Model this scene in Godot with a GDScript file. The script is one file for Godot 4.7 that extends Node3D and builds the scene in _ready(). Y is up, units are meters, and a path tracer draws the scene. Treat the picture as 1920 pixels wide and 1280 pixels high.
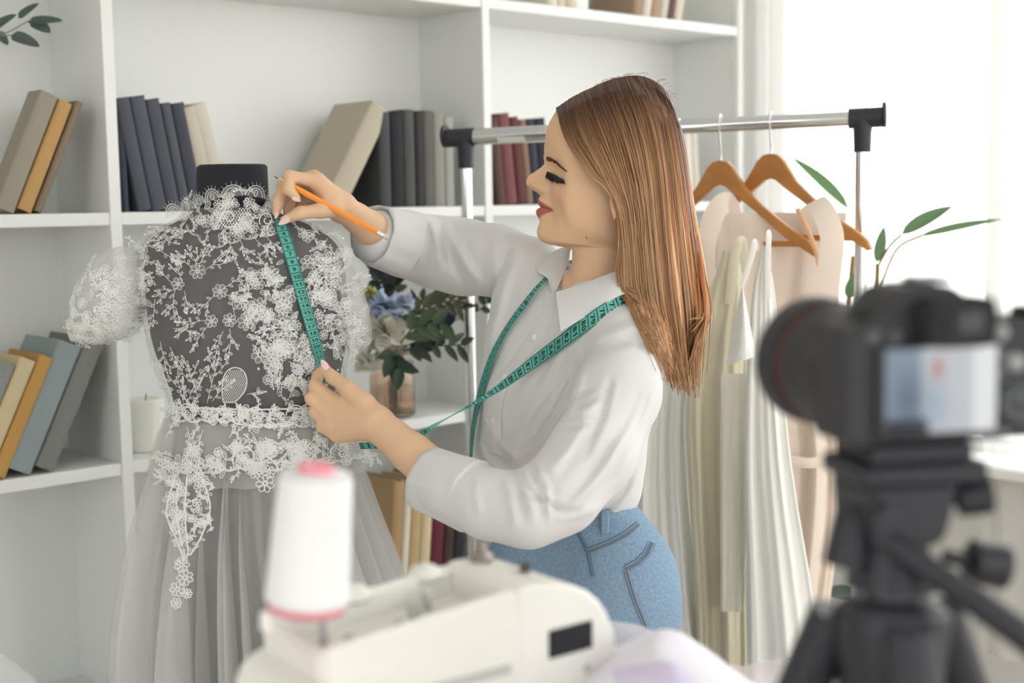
extends Node3D

const FPX := 2508.0
const EYE := Vector3(0, 1.5, 0)
const YAW := 0.7252
const PITCH := 0.1036
const ROLL := -0.0164
const SHELF_Z := -2.3353
const BAY_X := 1.0883
const BAY := 0.9075
const ROW := 0.4673
const BOARD := 0.0235
const SHELF_MID := 1.4934
const SHELF_DEEP := 0.24
const WALL_X := 2.985

var cam_r: Vector3
var cam_u: Vector3
var cam_f: Vector3
var rng := RandomNumberGenerator.new()
var M := {}
var used_names := {}


class MB:
	var v := PackedVector3Array()
	var c := PackedColorArray()
	var uv := PackedVector2Array()
	var ix := PackedInt32Array()
	var col := Color.WHITE
	var colored := false
	var has_uv := false

	func vert(p: Vector3, t := Vector2.ZERO) -> int:
		v.append(p)
		c.append(col)
		uv.append(t)
		return v.size() - 1

	func tri(a: int, b: int, d: int) -> void:
		ix.append(a)
		ix.append(b)
		ix.append(d)

	func quad(a: int, b: int, d: int, e: int) -> void:
		tri(a, b, d)
		tri(a, d, e)

	func face(pts: Array) -> void:
		var first := v.size()
		for p in pts:
			vert(p)
		for i in range(1, pts.size() - 1):
			tri(first, first + i, first + i + 1)

	func grid(rows: Array, wrap := false, wrap_rows := false) -> void:
		var first := v.size()
		var nr := rows.size()
		var nc: int = rows[0].size()
		for j in nr:
			var row: PackedVector3Array = rows[j]
			for i in nc:
				vert(row[i], Vector2(float(i) / maxf(1.0, nc - (0 if wrap else 1)), float(j) / maxf(1.0, nr - 1)))
		for j in (nr if wrap_rows else nr - 1):
			var jn := (j + 1) % nr
			for i in (nc if wrap else nc - 1):
				var i2 := (i + 1) % nc
				quad(first + j * nc + i, first + j * nc + i2, first + jn * nc + i2, first + jn * nc + i)

	func cap(row: PackedVector3Array, flip := false) -> void:
		var mid := Vector3.ZERO
		for p in row:
			mid += p
		var m := vert(mid / row.size())
		var first := v.size()
		for p in row:
			vert(p)
		for i in row.size():
			var i2 := (i + 1) % row.size()
			if flip:
				tri(m, first + i2, first + i)
			else:
				tri(m, first + i, first + i2)

	func tube(path: PackedVector3Array, radii: Variant, sides := 8, caps := true, flat := 1.0, flat_dir := Vector3.ZERO) -> void:
		var rows := []
		var n := path.size()
		var t0 := (path[1] - path[0]).normalized()
		var up := flat_dir if flat_dir != Vector3.ZERO else (Vector3.UP if absf(t0.y) < 0.9 else Vector3.RIGHT)
		var side := t0.cross(up).normalized()
		for i in n:
			var t := (path[mini(i + 1, n - 1)] - path[maxi(i - 1, 0)]).normalized()
			side = (side - t * side.dot(t)).normalized()
			var up2 := side.cross(t)
			var r: float = radii if radii is float else radii[i]
			var row := PackedVector3Array()
			for k in sides:
				var a := TAU * k / sides
				row.append(path[i] + side * cos(a) * r + up2 * sin(a) * r * flat)
			rows.append(row)
		grid(rows, true)
		if caps:
			cap(rows[0], true)
			cap(rows[n - 1])

	# box with chamfered edges, in a frame
	func box(size: Vector3, t := Transform3D(), ch := 0.002) -> void:
		var h := size / 2.0
		ch = minf(ch, minf(h.x, minf(h.y, h.z)) * 0.9)
		var q := h - Vector3(ch, ch, ch)
		for ax in 3:
			for s: float in [-1.0, 1.0]:
				var e1 := (ax + 1) % 3
				var e2 := (ax + 2) % 3
				var pts := []
				for k: Array in [[-1, -1], [1, -1], [1, 1], [-1, 1]]:
					var p := Vector3()
					p[ax] = h[ax] * s
					p[e1] = q[e1] * k[0]
					p[e2] = q[e2] * k[1]
					pts.append(t * p)
				if s < 0:
					pts.reverse()
				face(pts)
		if ch <= 0.00001:
			return
		for ax in 3:
			var e1 := (ax + 1) % 3
			var e2 := (ax + 2) % 3
			for s1: float in [-1.0, 1.0]:
				for s2: float in [-1.0, 1.0]:
					var pts := []
					for k: Array in [[-1, 0], [1, 0], [1, 1], [-1, 1]]:
						var p := Vector3()
						p[ax] = q[ax] * k[0]
						p[e1] = (h[e1] if k[1] == 0 else q[e1]) * s1
						p[e2] = (q[e2] if k[1] == 0 else h[e2]) * s2
						pts.append(t * p)
					if s1 * s2 < 0:
						pts.reverse()
					face(pts)
		for sx: float in [-1.0, 1.0]:
			for sy: float in [-1.0, 1.0]:
				for sz: float in [-1.0, 1.0]:
					var pts := [t * Vector3(h.x * sx, q.y * sy, q.z * sz), t * Vector3(q.x * sx, h.y * sy, q.z * sz), t * Vector3(q.x * sx, q.y * sy, h.z * sz)]
					if sx * sy * sz < 0:
						pts.reverse()
					face(pts)

	# profile: points (radius, height); around the y axis of t
	func lathe(profile: Array, t := Transform3D(), sides := 32, ripple := 0.0, ripples := 0) -> void:
		var rows := []
		for p: Vector2 in profile:
			var row := PackedVector3Array()
			for k in sides:
				var a := -TAU * k / sides
				var r := p.x * (1.0 + ripple * cos(a * ripples))
				row.append(t * Vector3(cos(a) * r, p.y, sin(a) * r))
			rows.append(row)
		grid(rows, true)

	# flat outline (x, y) pushed out along z by depth, centred on z = 0
	func slab(outline: PackedVector2Array, depth: float, t := Transform3D(), ch := 0.0) -> void:
		var ol := outline
		if not Geometry2D.is_polygon_clockwise(ol):
			pass
		else:
			ol = outline.duplicate()
			ol.reverse()
		var inner := ol
		if ch > 0.0:
			inner = PackedVector2Array()
			var m := ol.size()
			for i in m:
				var d0 := (ol[i] - ol[(i - 1 + m) % m]).normalized()
				var d1 := (ol[(i + 1) % m] - ol[i]).normalized()
				var nn := Vector2(-d0.y, d0.x) + Vector2(-d1.y, d1.x)
				inner.append(ol[i] + nn * ch / maxf(0.5, nn.length_squared() / 2.0))
		var z := depth / 2.0
		var idx := Geometry2D.triangulate_polygon(inner)
		for s: float in [1.0, -1.0]:
			var first := v.size()
			for p in inner:
				vert(t * Vector3(p.x, p.y, z * s))
			for i in range(0, idx.size(), 3):
				var a := inner[idx[i]]
				var b := inner[idx[i + 1]]
				var d := inner[idx[i + 2]]
				var ccw := (b - a).cross(d - a) > 0
				if ccw == (s > 0):
					tri(first + idx[i], first + idx[i + 1], first + idx[i + 2])
				else:
					tri(first + idx[i], first + idx[i + 2], first + idx[i + 1])
		var n := ol.size()
		var zc := z - ch
		for i in n:
			var p := ol[i]
			var q := ol[(i + 1) % n]
			face([t * Vector3(p.x, p.y, -zc), t * Vector3(q.x, q.y, -zc), t * Vector3(q.x, q.y, zc), t * Vector3(p.x, p.y, zc)])
		if zc < z:
			for i in n:
				var p := ol[i]
				var q := ol[(i + 1) % n]
				var pi := inner[i]
				var qi := inner[(i + 1) % n]
				face([t * Vector3(p.x, p.y, zc), t * Vector3(q.x, q.y, zc), t * Vector3(qi.x, qi.y, z), t * Vector3(pi.x, pi.y, z)])

	func dup() -> MB:
		var o := MB.new()
		o.v = v.duplicate()
		o.c = c
		o.uv = uv
		o.ix = ix
		return o

	func mesh() -> ArrayMesh:
		var n := PackedVector3Array()
		n.resize(v.size())
		var out := PackedInt32Array()
		out.resize(ix.size())
		for i in range(0, ix.size(), 3):
			var a := ix[i]
			var b := ix[i + 1]
			var d := ix[i + 2]
			var f := (v[b] - v[a]).cross(v[d] - v[a])
			n[a] += f
			n[b] += f
			n[d] += f
			out[i] = a
			out[i + 1] = d
			out[i + 2] = b
		for i in n.size():
			n[i] = n[i].normalized() if n[i].length_squared() > 1e-24 else Vector3.UP
		var arr := []
		arr.resize(Mesh.ARRAY_MAX)
		arr[Mesh.ARRAY_VERTEX] = v
		arr[Mesh.ARRAY_NORMAL] = n
		arr[Mesh.ARRAY_INDEX] = out
		if colored:
			arr[Mesh.ARRAY_COLOR] = c
		if has_uv:
			arr[Mesh.ARRAY_TEX_UV] = uv
		var m := ArrayMesh.new()
		m.add_surface_from_arrays(Mesh.PRIMITIVE_TRIANGLES, arr)
		return m


class Field:
	var o: Vector3
	var h: float
	var k: float
	var nx: int
	var ny: int
	var nz: int
	var s := PackedFloat32Array()

	func _init(lo: Vector3, hi: Vector3, cell: float, sharp: float) -> void:
		o = lo
		h = cell
		k = sharp
		nx = int((hi.x - lo.x) / cell) + 2
		ny = int((hi.y - lo.y) / cell) + 2
		nz = int((hi.z - lo.z) / cell) + 2
		s.resize(nx * ny * nz)

	func cone(a: Vector3, b: Vector3, ra: float, rb: float, sharp := 0.0) -> void:
		var kk := k
		var m := maxf(5.0 / kk, 2.0 * h)
		var rm := maxf(ra, rb) + m
		var lo := (Vector3(minf(a.x, b.x), minf(a.y, b.y), minf(a.z, b.z)) - Vector3(rm, rm, rm) - o) / h
		var hi := (Vector3(maxf(a.x, b.x), maxf(a.y, b.y), maxf(a.z, b.z)) + Vector3(rm, rm, rm) - o) / h
		var ab := b - a
		var l2 := maxf(ab.length_squared(), 1e-12)
		for z in range(maxi(0, int(lo.z)), mini(nz, int(hi.z) + 1)):
			for y in range(maxi(0, int(lo.y)), mini(ny, int(hi.y) + 1)):
				var p := o + Vector3(0, y, z) * h - a
				var at := (z * ny + y) * nx
				for x in range(maxi(0, int(lo.x)), mini(nx, int(hi.x) + 1)):
					var q := Vector3(p.x + x * h, p.y, p.z)
					var t := clampf(q.dot(ab) / l2, 0.0, 1.0)
					var d := (q - ab * t).length() - ra - (rb - ra) * t
					if d < m:
						s[at + x] += exp(-kk * d)

	func ball(a: Vector3, axes: Basis, r: Vector3) -> void:
		var m := maxf(5.0 / k, 2.0 * h)
		var big := maxf(r.x, maxf(r.y, r.z)) + m
		var small := minf(r.x, minf(r.y, r.z))
		var inv := axes.inverse()
		var lo := (a - Vector3(big, big, big) - o) / h
		var hi := (a + Vector3(big, big, big) - o) / h
		for z in range(maxi(0, int(lo.z)), mini(nz, int(hi.z) + 1)):
			for y in range(maxi(0, int(lo.y)), mini(ny, int(hi.y) + 1)):
				for x in range(maxi(0, int(lo.x)), mini(nx, int(hi.x) + 1)):
					var q: Vector3 = inv * (o + Vector3(x, y, z) * h - a)
					var e := (q / r).length()
					var d := (e - 1.0) * (small if e < 1.0 else q.length() / maxf(e, 1e-6))
					if d < m:
						s[(z * ny + y) * nx + x] += exp(-k * d)

	func nets(mb: MB) -> void:
		var val := PackedFloat32Array()
		val.resize(s.size())
		for i in s.size():
			val[i] = 1.0 if s[i] <= 0.0 else -log(s[i]) / k
		var id := PackedInt32Array()
		id.resize(s.size())
		id.fill(-1)
		var off := [0, 1, nx, nx + 1, nx * ny, nx * ny + 1, nx * ny + nx, nx * ny + nx + 1]
		var cp := [Vector3(0, 0, 0), Vector3(1, 0, 0), Vector3(0, 1, 0), Vector3(1, 1, 0), Vector3(0, 0, 1), Vector3(1, 0, 1), Vector3(0, 1, 1), Vector3(1, 1, 1)]
		var ed := [0, 1, 2, 3, 4, 5, 6, 7, 0, 2, 1, 3, 4, 6, 5, 7, 0, 4, 1, 5, 2, 6, 3, 7]
		var g := PackedFloat32Array()
		g.resize(8)
		for z in nz - 1:
			for y in ny - 1:
				var at := (z * ny + y) * nx
				for x in nx - 1:
					var i := at + x
					if val[i] > 0.99:
						continue
					var neg := 0
					for q in 8:
						g[q] = val[i + off[q]]
						if g[q] < 0.0:
							neg += 1
					if neg == 0 or neg == 8:
						continue
					var sum := Vector3.ZERO
					var cnt := 0
					for e in range(0, 24, 2):
						var a := g[ed[e]]
						var b := g[ed[e + 1]]
						if (a < 0.0) != (b < 0.0):
							var pa: Vector3 = cp[ed[e]]
							sum += pa + (cp[ed[e + 1]] - pa) * (a / (a - b))
							cnt += 1
					id[i] = mb.vert(o + (Vector3(x, y, z) + sum / cnt) * h)
		var st := [1, nx, nx * ny]
		for z in range(1, nz - 1):
			for y in range(1, ny - 1):
				var at := (z * ny + y) * nx
				for x in range(1, nx - 1):
					var i := at + x
					if id[i] < 0:
						continue
					var a := val[i]
					for ax in 3:
						var b := val[i + st[ax]]
						if (a < 0.0) == (b < 0.0):
							continue
						var u: int = st[(ax + 1) % 3]
						var w: int = st[(ax + 2) % 3]
						var q0 := id[i]
						var q1 := id[i - u]
						var q2 := id[i - u - w]
						var q3 := id[i - w]
						if q1 < 0 or q2 < 0 or q3 < 0:
							continue
						if a < 0.0:
							mb.quad(q0, q1, q2, q3)
						else:
							mb.quad(q0, q3, q2, q1)


func at(px: float, py: float, d: float) -> Vector3:
	return EYE + (cam_f + cam_r * ((px - 960.0) / FPX) - cam_u * ((py - 640.0) / FPX)) * d


func at3(p: Vector3) -> Vector3:
	return at(p.x, p.y, p.z)


func line(list: Array) -> PackedVector3Array:
	var out := PackedVector3Array()
	for p: Vector3 in list:
		out.append(at3(p))
	return out


# Catmull-Rom through the points, n points out
func smooth(pts: PackedVector3Array, n: int) -> PackedVector3Array:
	var out := PackedVector3Array()
	var m := pts.size() - 1
	for i in n:
		var t := float(i) / (n - 1) * m
		var k := mini(int(t), m - 1)
		out.append(pts[k].cubic_interpolate(pts[k + 1], pts[maxi(k - 1, 0)] if k > 0 else pts[0] * 2.0 - pts[1], pts[k + 2] if k + 2 <= m else pts[m] * 2.0 - pts[m - 1], t - k))
	return out


func curve(list: Array, n: int) -> PackedVector3Array:
	return smooth(line(list), n)


# piecewise smooth lookup in a table of [key, a, b, ...]
func table(t: Array, key: float, column: int) -> float:
	if key <= t[0][0]:
		return t[0][column]
	for i in t.size() - 1:
		if key <= t[i + 1][0]:
			var w: float = (key - t[i][0]) / (t[i + 1][0] - t[i][0])
			var p: float = t[maxi(i - 1, 0)][column]
			var q: float = t[mini(i + 2, t.size() - 1)][column]
			return cubic_interpolate(t[i][column], t[i + 1][column], p, q, w)
	return t[t.size() - 1][column]


func numbered(called: String) -> String:
	var n: int = used_names.get(called, 0)
	used_names[called] = n + 1
	return called if n == 0 else "%s_%03d" % [called, n]


func thing(called: String, label: String, category: String, where := Vector3.ZERO, group := "") -> Node3D:
	var o := Node3D.new()
	o.name = numbered(called)
	add_child(o)
	o.position = where
	o.set_meta("label", label)
	o.set_meta("category", category)
	if group:
		o.set_meta("group", group)
	return o


# a part; the vertices of mb are in world space unless local is set
func part(called: String, mb: MB, m: Material, parent: Node3D, label := "", local := false) -> MeshInstance3D:
	var o := MeshInstance3D.new()
	o.name = called
	if not local and parent != self:
		var off := parent.position
		if parent.get_parent() != self:
			off += (parent.get_parent() as Node3D).position
		for i in mb.v.size():
			mb.v[i] -= off
	o.mesh = mb.mesh()
	o.material_override = null
	o.mesh.surface_set_material(0, m)
	parent.add_child(o, true)
	if label:
		o.set_meta("label", label)
	return o


func struct(called: String, mb: MB, m: Material, parent: Node3D = self) -> MeshInstance3D:
	var o := part(called, mb, m, parent)
	if parent == self:
		o.set_meta("kind", "structure")
	return o


func mat(c: Color, rough := 0.6, metal := 0.0) -> StandardMaterial3D:
	var m := StandardMaterial3D.new()
	m.albedo_color = c
	m.roughness = rough
	m.metallic = metal
	return m


func noise_tex(freq: float, size := 256, kind := FastNoiseLite.TYPE_SIMPLEX_SMOOTH, lo := Color.BLACK, hi := Color.WHITE) -> NoiseTexture2D:
	var n := FastNoiseLite.new()
	n.noise_type = kind
	n.frequency = freq
	n.seed = 7
	var t := NoiseTexture2D.new()
	t.width = size
	t.height = size
	t.seamless = true
	t.noise = n
	var g := Gradient.new()
	g.set_color(0, lo)
	g.set_color(1, hi)
	t.color_ramp = g
	return t


func bumpy(m: StandardMaterial3D, t: Texture2D, scale: float, depth_cm: float) -> StandardMaterial3D:
	m.heightmap_enabled = true
	m.heightmap_texture = t
	m.heightmap_scale = depth_cm
	m.uv1_triplanar = true
	m.uv1_scale = Vector3.ONE * scale
	return m


func sheer(c: Color, alpha: float, back := 0.6) -> StandardMaterial3D:
	var m := mat(Color(c.r, c.g, c.b, alpha), 0.85)
	m.transparency = BaseMaterial3D.TRANSPARENCY_ALPHA
	m.cull_mode = BaseMaterial3D.CULL_DISABLED
	m.backlight_enabled = true
	m.backlight = Color(back, back, back)
	m.metallic_specular = 0.1
	return m


func rgb(r: float, g: float, b: float) -> Color:
	return Color(r / 255.0, g / 255.0, b / 255.0)


func _ready() -> void:
	rng.seed = 11
	set_camera()
	set_light()
	make_materials()
	build_room()
	build_bookcase()
	build_books()
	build_rack()
	build_plants()
	build_form()
	build_dress()
	build_person()
	build_tape()
	build_foreground()


func set_camera() -> void:
	cam_r = Vector3(cos(YAW), 0, sin(YAW))
	cam_f = Vector3(sin(YAW) * cos(PITCH), -sin(PITCH), -cos(YAW) * cos(PITCH))
	var u := cam_r.cross(cam_f)
	var r0 := cam_r
	cam_r = r0 * cos(ROLL) + u * sin(ROLL)
	cam_u = u * cos(ROLL) - r0 * sin(ROLL)
	var cam := Camera3D.new()
	cam.name = "camera"
	cam.fov = rad_to_deg(2.0 * atan(640.0 / FPX))
	cam.near = 0.05
	cam.far = 60.0
	add_child(cam)
	cam.transform = Transform3D(Basis(cam_r, cam_u, -cam_f), EYE)
	var lens := CameraAttributesPhysical.new()
	lens.frustum_focal_length = 47.0
	lens.frustum_focus_distance = 1.9
	lens.exposure_aperture = 3.4
	lens.exposure_multiplier = 1.0
	cam.attributes = lens
	cam.current = true


func set_light() -> void:
	var env := Environment.new()
	env.tonemap_mode = Environment.TONE_MAPPER_LINEAR
	env.tonemap_exposure = 1.0
	env.background_mode = Environment.BG_SKY
	var sky := Sky.new()
	var sm := ProceduralSkyMaterial.new()
	sm.sky_top_color = Color(0.96, 0.98, 0.985)
	sm.sky_horizon_color = Color(0.98, 0.988, 0.985)
	sm.ground_horizon_color = Color(0.93, 0.92, 0.9)
	sm.ground_bottom_color = Color(0.8, 0.79, 0.77)
	sm.sky_energy_multiplier = 1.0
	sm.ground_energy_multiplier = 1.0
	sky.sky_material = sm
	env.sky = sky
	env.background_energy_multiplier = 5.2
	env.sdfgi_enabled = true
	env.ssao_enabled = true
	env.ssil_enabled = true
	var w := WorldEnvironment.new()
	w.name = "environment"
	w.environment = env
	add_child(w)


func make_materials() -> void:
	var fine := noise_tex(0.08)
	var weave := noise_tex(0.2)
	M.weave = weave
	M.fine = fine
	M.wall = bumpy(mat(rgb(232, 231, 228), 0.9), fine, 6.0, 0.03)
	M.ceiling = mat(rgb(240, 240, 238), 0.9)
	M.laminate = mat(rgb(234, 236, 234), 0.45)
	M.white = mat(rgb(240, 240, 238), 0.4)
	M.chrome = mat(rgb(214, 216, 218), 0.12, 1.0)
	M.rack_black = mat(rgb(38, 40, 50), 0.5)
	var wood := StandardMaterial3D.new()
	var wn := noise_tex(0.02, 256, FastNoiseLite.TYPE_SIMPLEX_SMOOTH, rgb(196, 180, 160), rgb(220, 206, 188))
	wood.albedo_texture = wn
	wood.uv1_triplanar = true
	wood.uv1_scale = Vector3(0.6, 0.6, 5)
	wood.roughness = 0.5
	M.floor = wood
	M.glass = mat(Color(1, 1, 1, 0.06), 0.02)
	M.glass.transparency = BaseMaterial3D.TRANSPARENCY_ALPHA
	M.curtain = sheer(rgb(250, 247, 243), 0.42, 0.9)


# wall with rectangular openings, in the plane of axes (ex, ey), thickness along en
func wall_with_holes(mb: MB, org: Vector3, ex: Vector3, ey: Vector3, en: Vector3, w: float, h: float, holes: Array) -> void:
	var xs := [0.0, w]
	var ys := [0.0, h]
	for o: Rect2 in holes:
		xs.append_array([o.position.x, o.end.x])
		ys.append_array([o.position.y, o.end.y])
	xs.sort()
	ys.sort()
	for i in xs.size() - 1:
		for j in ys.size() - 1:
			if xs[i + 1] - xs[i] < 0.001 or ys[j + 1] - ys[j] < 0.001:
				continue
			var mid := Vector2((xs[i] + xs[i + 1]) / 2, (ys[j] + ys[j + 1]) / 2)
			var open := false
			for o: Rect2 in holes:
				open = open or o.has_point(mid)
			if not open:
				mb.box(Vector3(xs[i + 1] - xs[i], ys[j + 1] - ys[j], 0.12), Transform3D(Basis(ex, ey, en), org + ex * mid.x + ey * mid.y + en * 0.06), 0.0)


func window(called: String, org: Vector3, ex: Vector3, ey: Vector3, en: Vector3, o: Rect2, bars: int) -> void:
	var n := Node3D.new()
	n.name = called
	add_child(n)
	n.set_meta("kind", "structure")
	var fr := MB.new()
	var b := Basis(ex, ey, en)
	var c := org + ex * (o.position.x + o.size.x / 2) + ey * (o.position.y + o.size.y / 2) + en * 0.05
	for s: float in [-1.0, 1.0]:
		fr.box(Vector3(0.05, o.size.y, 0.06), Transform3D(b, c + ex * s * (o.size.x / 2 - 0.025)), 0.004)
		fr.box(Vector3(o.size.x - 0.1, 0.05, 0.06), Transform3D(b, c + ey * s * (o.size.y / 2 - 0.025)), 0.004)
	for i in bars:
		fr.box(Vector3(0.045, o.size.y - 0.1, 0.058), Transform3D(b, c + ex * o.size.x * (float(i + 1) / (bars + 1) - 0.5)), 0.004)
	part("window_frame", fr, M.white, n)
	for i in bars + 1:
		var g := MB.new()
		g.box(Vector3(o.size.x / (bars + 1) - 0.05, o.size.y - 0.09, 0.004), Transform3D(b, c + ex * o.size.x * ((i + 0.5) / (bars + 1) - 0.5)), 0.0)
		part("pane", g, M.glass, n)
	var sill := MB.new()
	sill.box(Vector3(o.size.x + 0.1, 0.03, 0.2), Transform3D(b, org + ex * (o.position.x + o.size.x / 2) + ey * (o.position.y - 0.0) - en * 0.04), 0.006)
	part("window_sill", sill, M.white, n)


func build_room() -> void:
	var x0 := -2.2
	var x1 := WALL_X
	var z0 := SHELF_Z - SHELF_DEEP - 0.03
	var z1 := 2.6
	var top := 2.8
	var fl := MB.new()
	fl.box(Vector3(x1 - x0 + 0.3, 0.1, z1 - z0 + 0.3), Transform3D(Basis(), Vector3((x0 + x1) / 2, -0.05, (z0 + z1) / 2)), 0.0)
	struct("floor", fl, M.floor)
	var ce := MB.new()
	ce.box(Vector3(x1 - x0 + 0.3, 0.1, z1 - z0 + 0.3), Transform3D(Basis(), Vector3((x0 + x1) / 2, top + 0.05, (z0 + z1) / 2)), 0.0)
	struct("ceiling", ce, M.ceiling)
	var wb := MB.new()
	wall_with_holes(wb, Vector3(x0, 0, z0), Vector3.RIGHT, Vector3.UP, Vector3(0, 0, -1), x1 - x0, top, [])
	struct("wall_back", wb, M.wall)
	var wl := MB.new()
	var side := [Rect2(2.2, 0.7, 1.2, 1.9)]
	wall_with_holes(wl, Vector3(x0, 0, z1), Vector3(0, 0, -1), Vector3.UP, Vector3.LEFT, z1 - z0, top, side)
	struct("wall_left", wl, M.wall)
	window("window_5", Vector3(x0, 0, z1), Vector3(0, 0, -1), Vector3.UP, Vector3.LEFT, side[0], 1)
	# right wall with the curtained windows, from the corner beside the bookcase towards the camera
	var holes := [Rect2(0.3, 0.86, 2.0, 1.8), Rect2(2.72, 0.86, 2.0, 1.8)]
	var wr := MB.new()
	wall_with_holes(wr, Vector3(x1, 0, z0), Vector3(0, 0, 1), Vector3.UP, Vector3.RIGHT, z1 - z0, top, holes)
	struct("wall_right", wr, M.wall)
	for i in 2:
		window("window_%d" % (i + 1), Vector3(x1, 0, z0), Vector3(0, 0, 1), Vector3.UP, Vector3.RIGHT, holes[i], 2)
	# wall behind the camera with two wide windows
	var rear := [Rect2(0.3, 0.8, 2.0, 1.75), Rect2(2.8, 0.8, 2.0, 1.75)]
	var wf := MB.new()
	wall_with_holes(wf, Vector3(x0, 0, z1), Vector3.RIGHT, Vector3.UP, Vector3(0, 0, 1), x1 - x0, top, rear)
	struct("wall_front", wf, M.wall)
	for i in 2:
		window("window_%d" % (i + 3), Vector3(x0, 0, z1), Vector3.RIGHT, Vector3.UP, Vector3(0, 0, 1), rear[i], 2)
	# sheer curtains, pleated, hanging from a rail just inside the window wall
	for c: Array in [["pleated white sheer curtain in the corner beside the bookcase", 0.2, 0.66, 0.72], ["pleated white sheer curtain at the right picture edge", 1.0, 1.5, 0.4]]:
		var cu := thing("sheer_curtain", c[0], "curtain", Vector3(x1 - 0.07, c[3], z0 + (c[1] + c[2]) / 2), "sheer curtains at the window wall")
		var cm := MB.new()
		var rows := []
		for j in 12:
			var t := j / 11.0
			var row := PackedVector3Array()
			for k in 90:
				var q := k / 89.0
				row.append(Vector3(x1 - 0.07 + 0.022 * sin(q * (c[2] - c[1]) * 70.0 + 0.5 * sin(q * 9.0)) * (0.7 + 0.3 * t), lerpf(c[3], 2.62, t), z0 + lerpf(c[1], c[2], q)))
			rows.append(row)
		cm.grid(rows)
		part("cloth", cm, M.curtain, cu)
	var bb := MB.new()
	bb.box(Vector3(0.016, 0.09, z1 - z0), Transform3D(Basis(), Vector3(x1 - 0.008, 0.045, (z0 + z1) / 2)), 0.003)
	struct("baseboard_right", bb, M.white)


func build_bookcase() -> void:
	var b := thing("bookcase", "tall white open bookcase of square compartments along the wall", "bookcase", Vector3(BAY_X + BAY, 0, SHELF_Z))
	var x_first := BAY_X - BAY
	var h := SHELF_MID + 2 * ROW
	for i in 4:
		var u := MB.new()
		u.box(Vector3(0.0225, h, SHELF_DEEP), Transform3D(Basis(), Vector3(x_first + i * BAY + 0.01125, h / 2, SHELF_Z - SHELF_DEEP / 2)), 0.0012)
		part("upright", u, M.laminate, b)
	for i in 3:
		for k in range(-3, 3):
			var s := MB.new()
			s.box(Vector3(BAY - 0.0225, BOARD, SHELF_DEEP - 0.002), Transform3D(Basis(), Vector3(x_first + i * BAY + 0.01125 + BAY / 2, SHELF_MID + k * ROW - BOARD / 2, SHELF_Z - SHELF_DEEP / 2 - 0.001)), 0.0012)
			part("shelf", s, M.laminate, b)
		var p := MB.new()
		p.box(Vector3(BAY - 0.0225, h, 0.006), Transform3D(Basis(), Vector3(x_first + i * BAY + 0.01125 + BAY / 2, h / 2, SHELF_Z - SHELF_DEEP + 0.004)), 0.0)
		part("back_panel", p, M.laminate, b)


# where the ray through a pixel meets the upright plane z
func on_z(px: float, py: float, z: float) -> Vector3:
	var d := cam_f + cam_r * ((px - 960.0) / FPX) - cam_u * ((py - 640.0) / FPX)
	return EYE + d * (z - EYE.z) / d.z


var book_mats := {}


func cover_mat(c: Color) -> StandardMaterial3D:
	var key := c.to_html()
	if not book_mats.has(key):
		var m := mat(c, 0.75)
		m.heightmap_enabled = true
		m.heightmap_texture = M.weave
		m.heightmap_scale = 0.02
		m.uv1_triplanar = true
		m.uv1_scale = Vector3.ONE * 14.0
		book_mats[key] = m
	return book_mats[key]


# a bound book standing with its spine to +z: thickness, height, width; the frame's origin is the lowest corner of the spine
func book(label: String, group: String, t: float, h: float, w: float, c: Color, where: Vector3, lean: float, yaw := 0.0, tip := 0.0, page := rgb(214, 198, 168)) -> void:
	var o := thing("book", label, "book", where, group)
	o.basis = Basis(Vector3.UP, yaw) * Basis(Vector3(0, 0, 1), lean) * Basis(Vector3.RIGHT, tip)
	var s := 1.0 if lean >= 0.0 else -1.0  # leaning left rests on the left corner
	var x0 := 0.0 if s > 0 else -t
	var b := 0.0022
	var cv := MB.new()
	# boards and a rounded spine as one bent sheet
	var prof := PackedVector2Array()
	var n := 7
	prof.append(Vector2(x0, -w))
	for i in n:
		var a := PI * i / (n - 1)
		prof.append(Vector2(x0 + t / 2 - cos(a) * t / 2, -0.006 + sin(a) * 0.006))
	prof.append(Vector2(x0 + t, -w))
	for i in range(prof.size() - 1, -1, -1):
		var p := prof[i]
		prof.append(Vector2(x0 + t / 2 + (p.x - x0 - t / 2) * (t / 2 - b) / (t / 2), p.y - (b if i > 0 and i < n + 1 else 0.0)))
	var m := prof.size()
	for i in m:
		var p := prof[i]
		var q := prof[(i + 1) % m]
		cv.face([Vector3(p.x, 0, p.y), Vector3(p.x, h, p.y), Vector3(q.x, h, q.y), Vector3(q.x, 0, q.y)])
	for y: float in [0.0, h]:
		for i in n + 1:
			var p := prof[i]
			var q := prof[i + 1]
			var p2 := prof[m - 1 - i]
			var q2 := prof[m - 2 - i]
			cv.face([Vector3(p.x, y, p.y), Vector3(q.x, y, q.y), Vector3(q2.x, y, q2.y), Vector3(p2.x, y, p2.y)])
	part("cover", cv, cover_mat(c), o, "", true)
	var pg := MB.new()
	pg.box(Vector3(t - 2 * b - 0.0004, h - 0.008, w - 0.014), Transform3D(Basis(), Vector3(x0 + t / 2, h / 2, -w / 2 - 0.003)), 0.0006)
	part("pages", pg, cover_mat(page), o, "", true)


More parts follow.
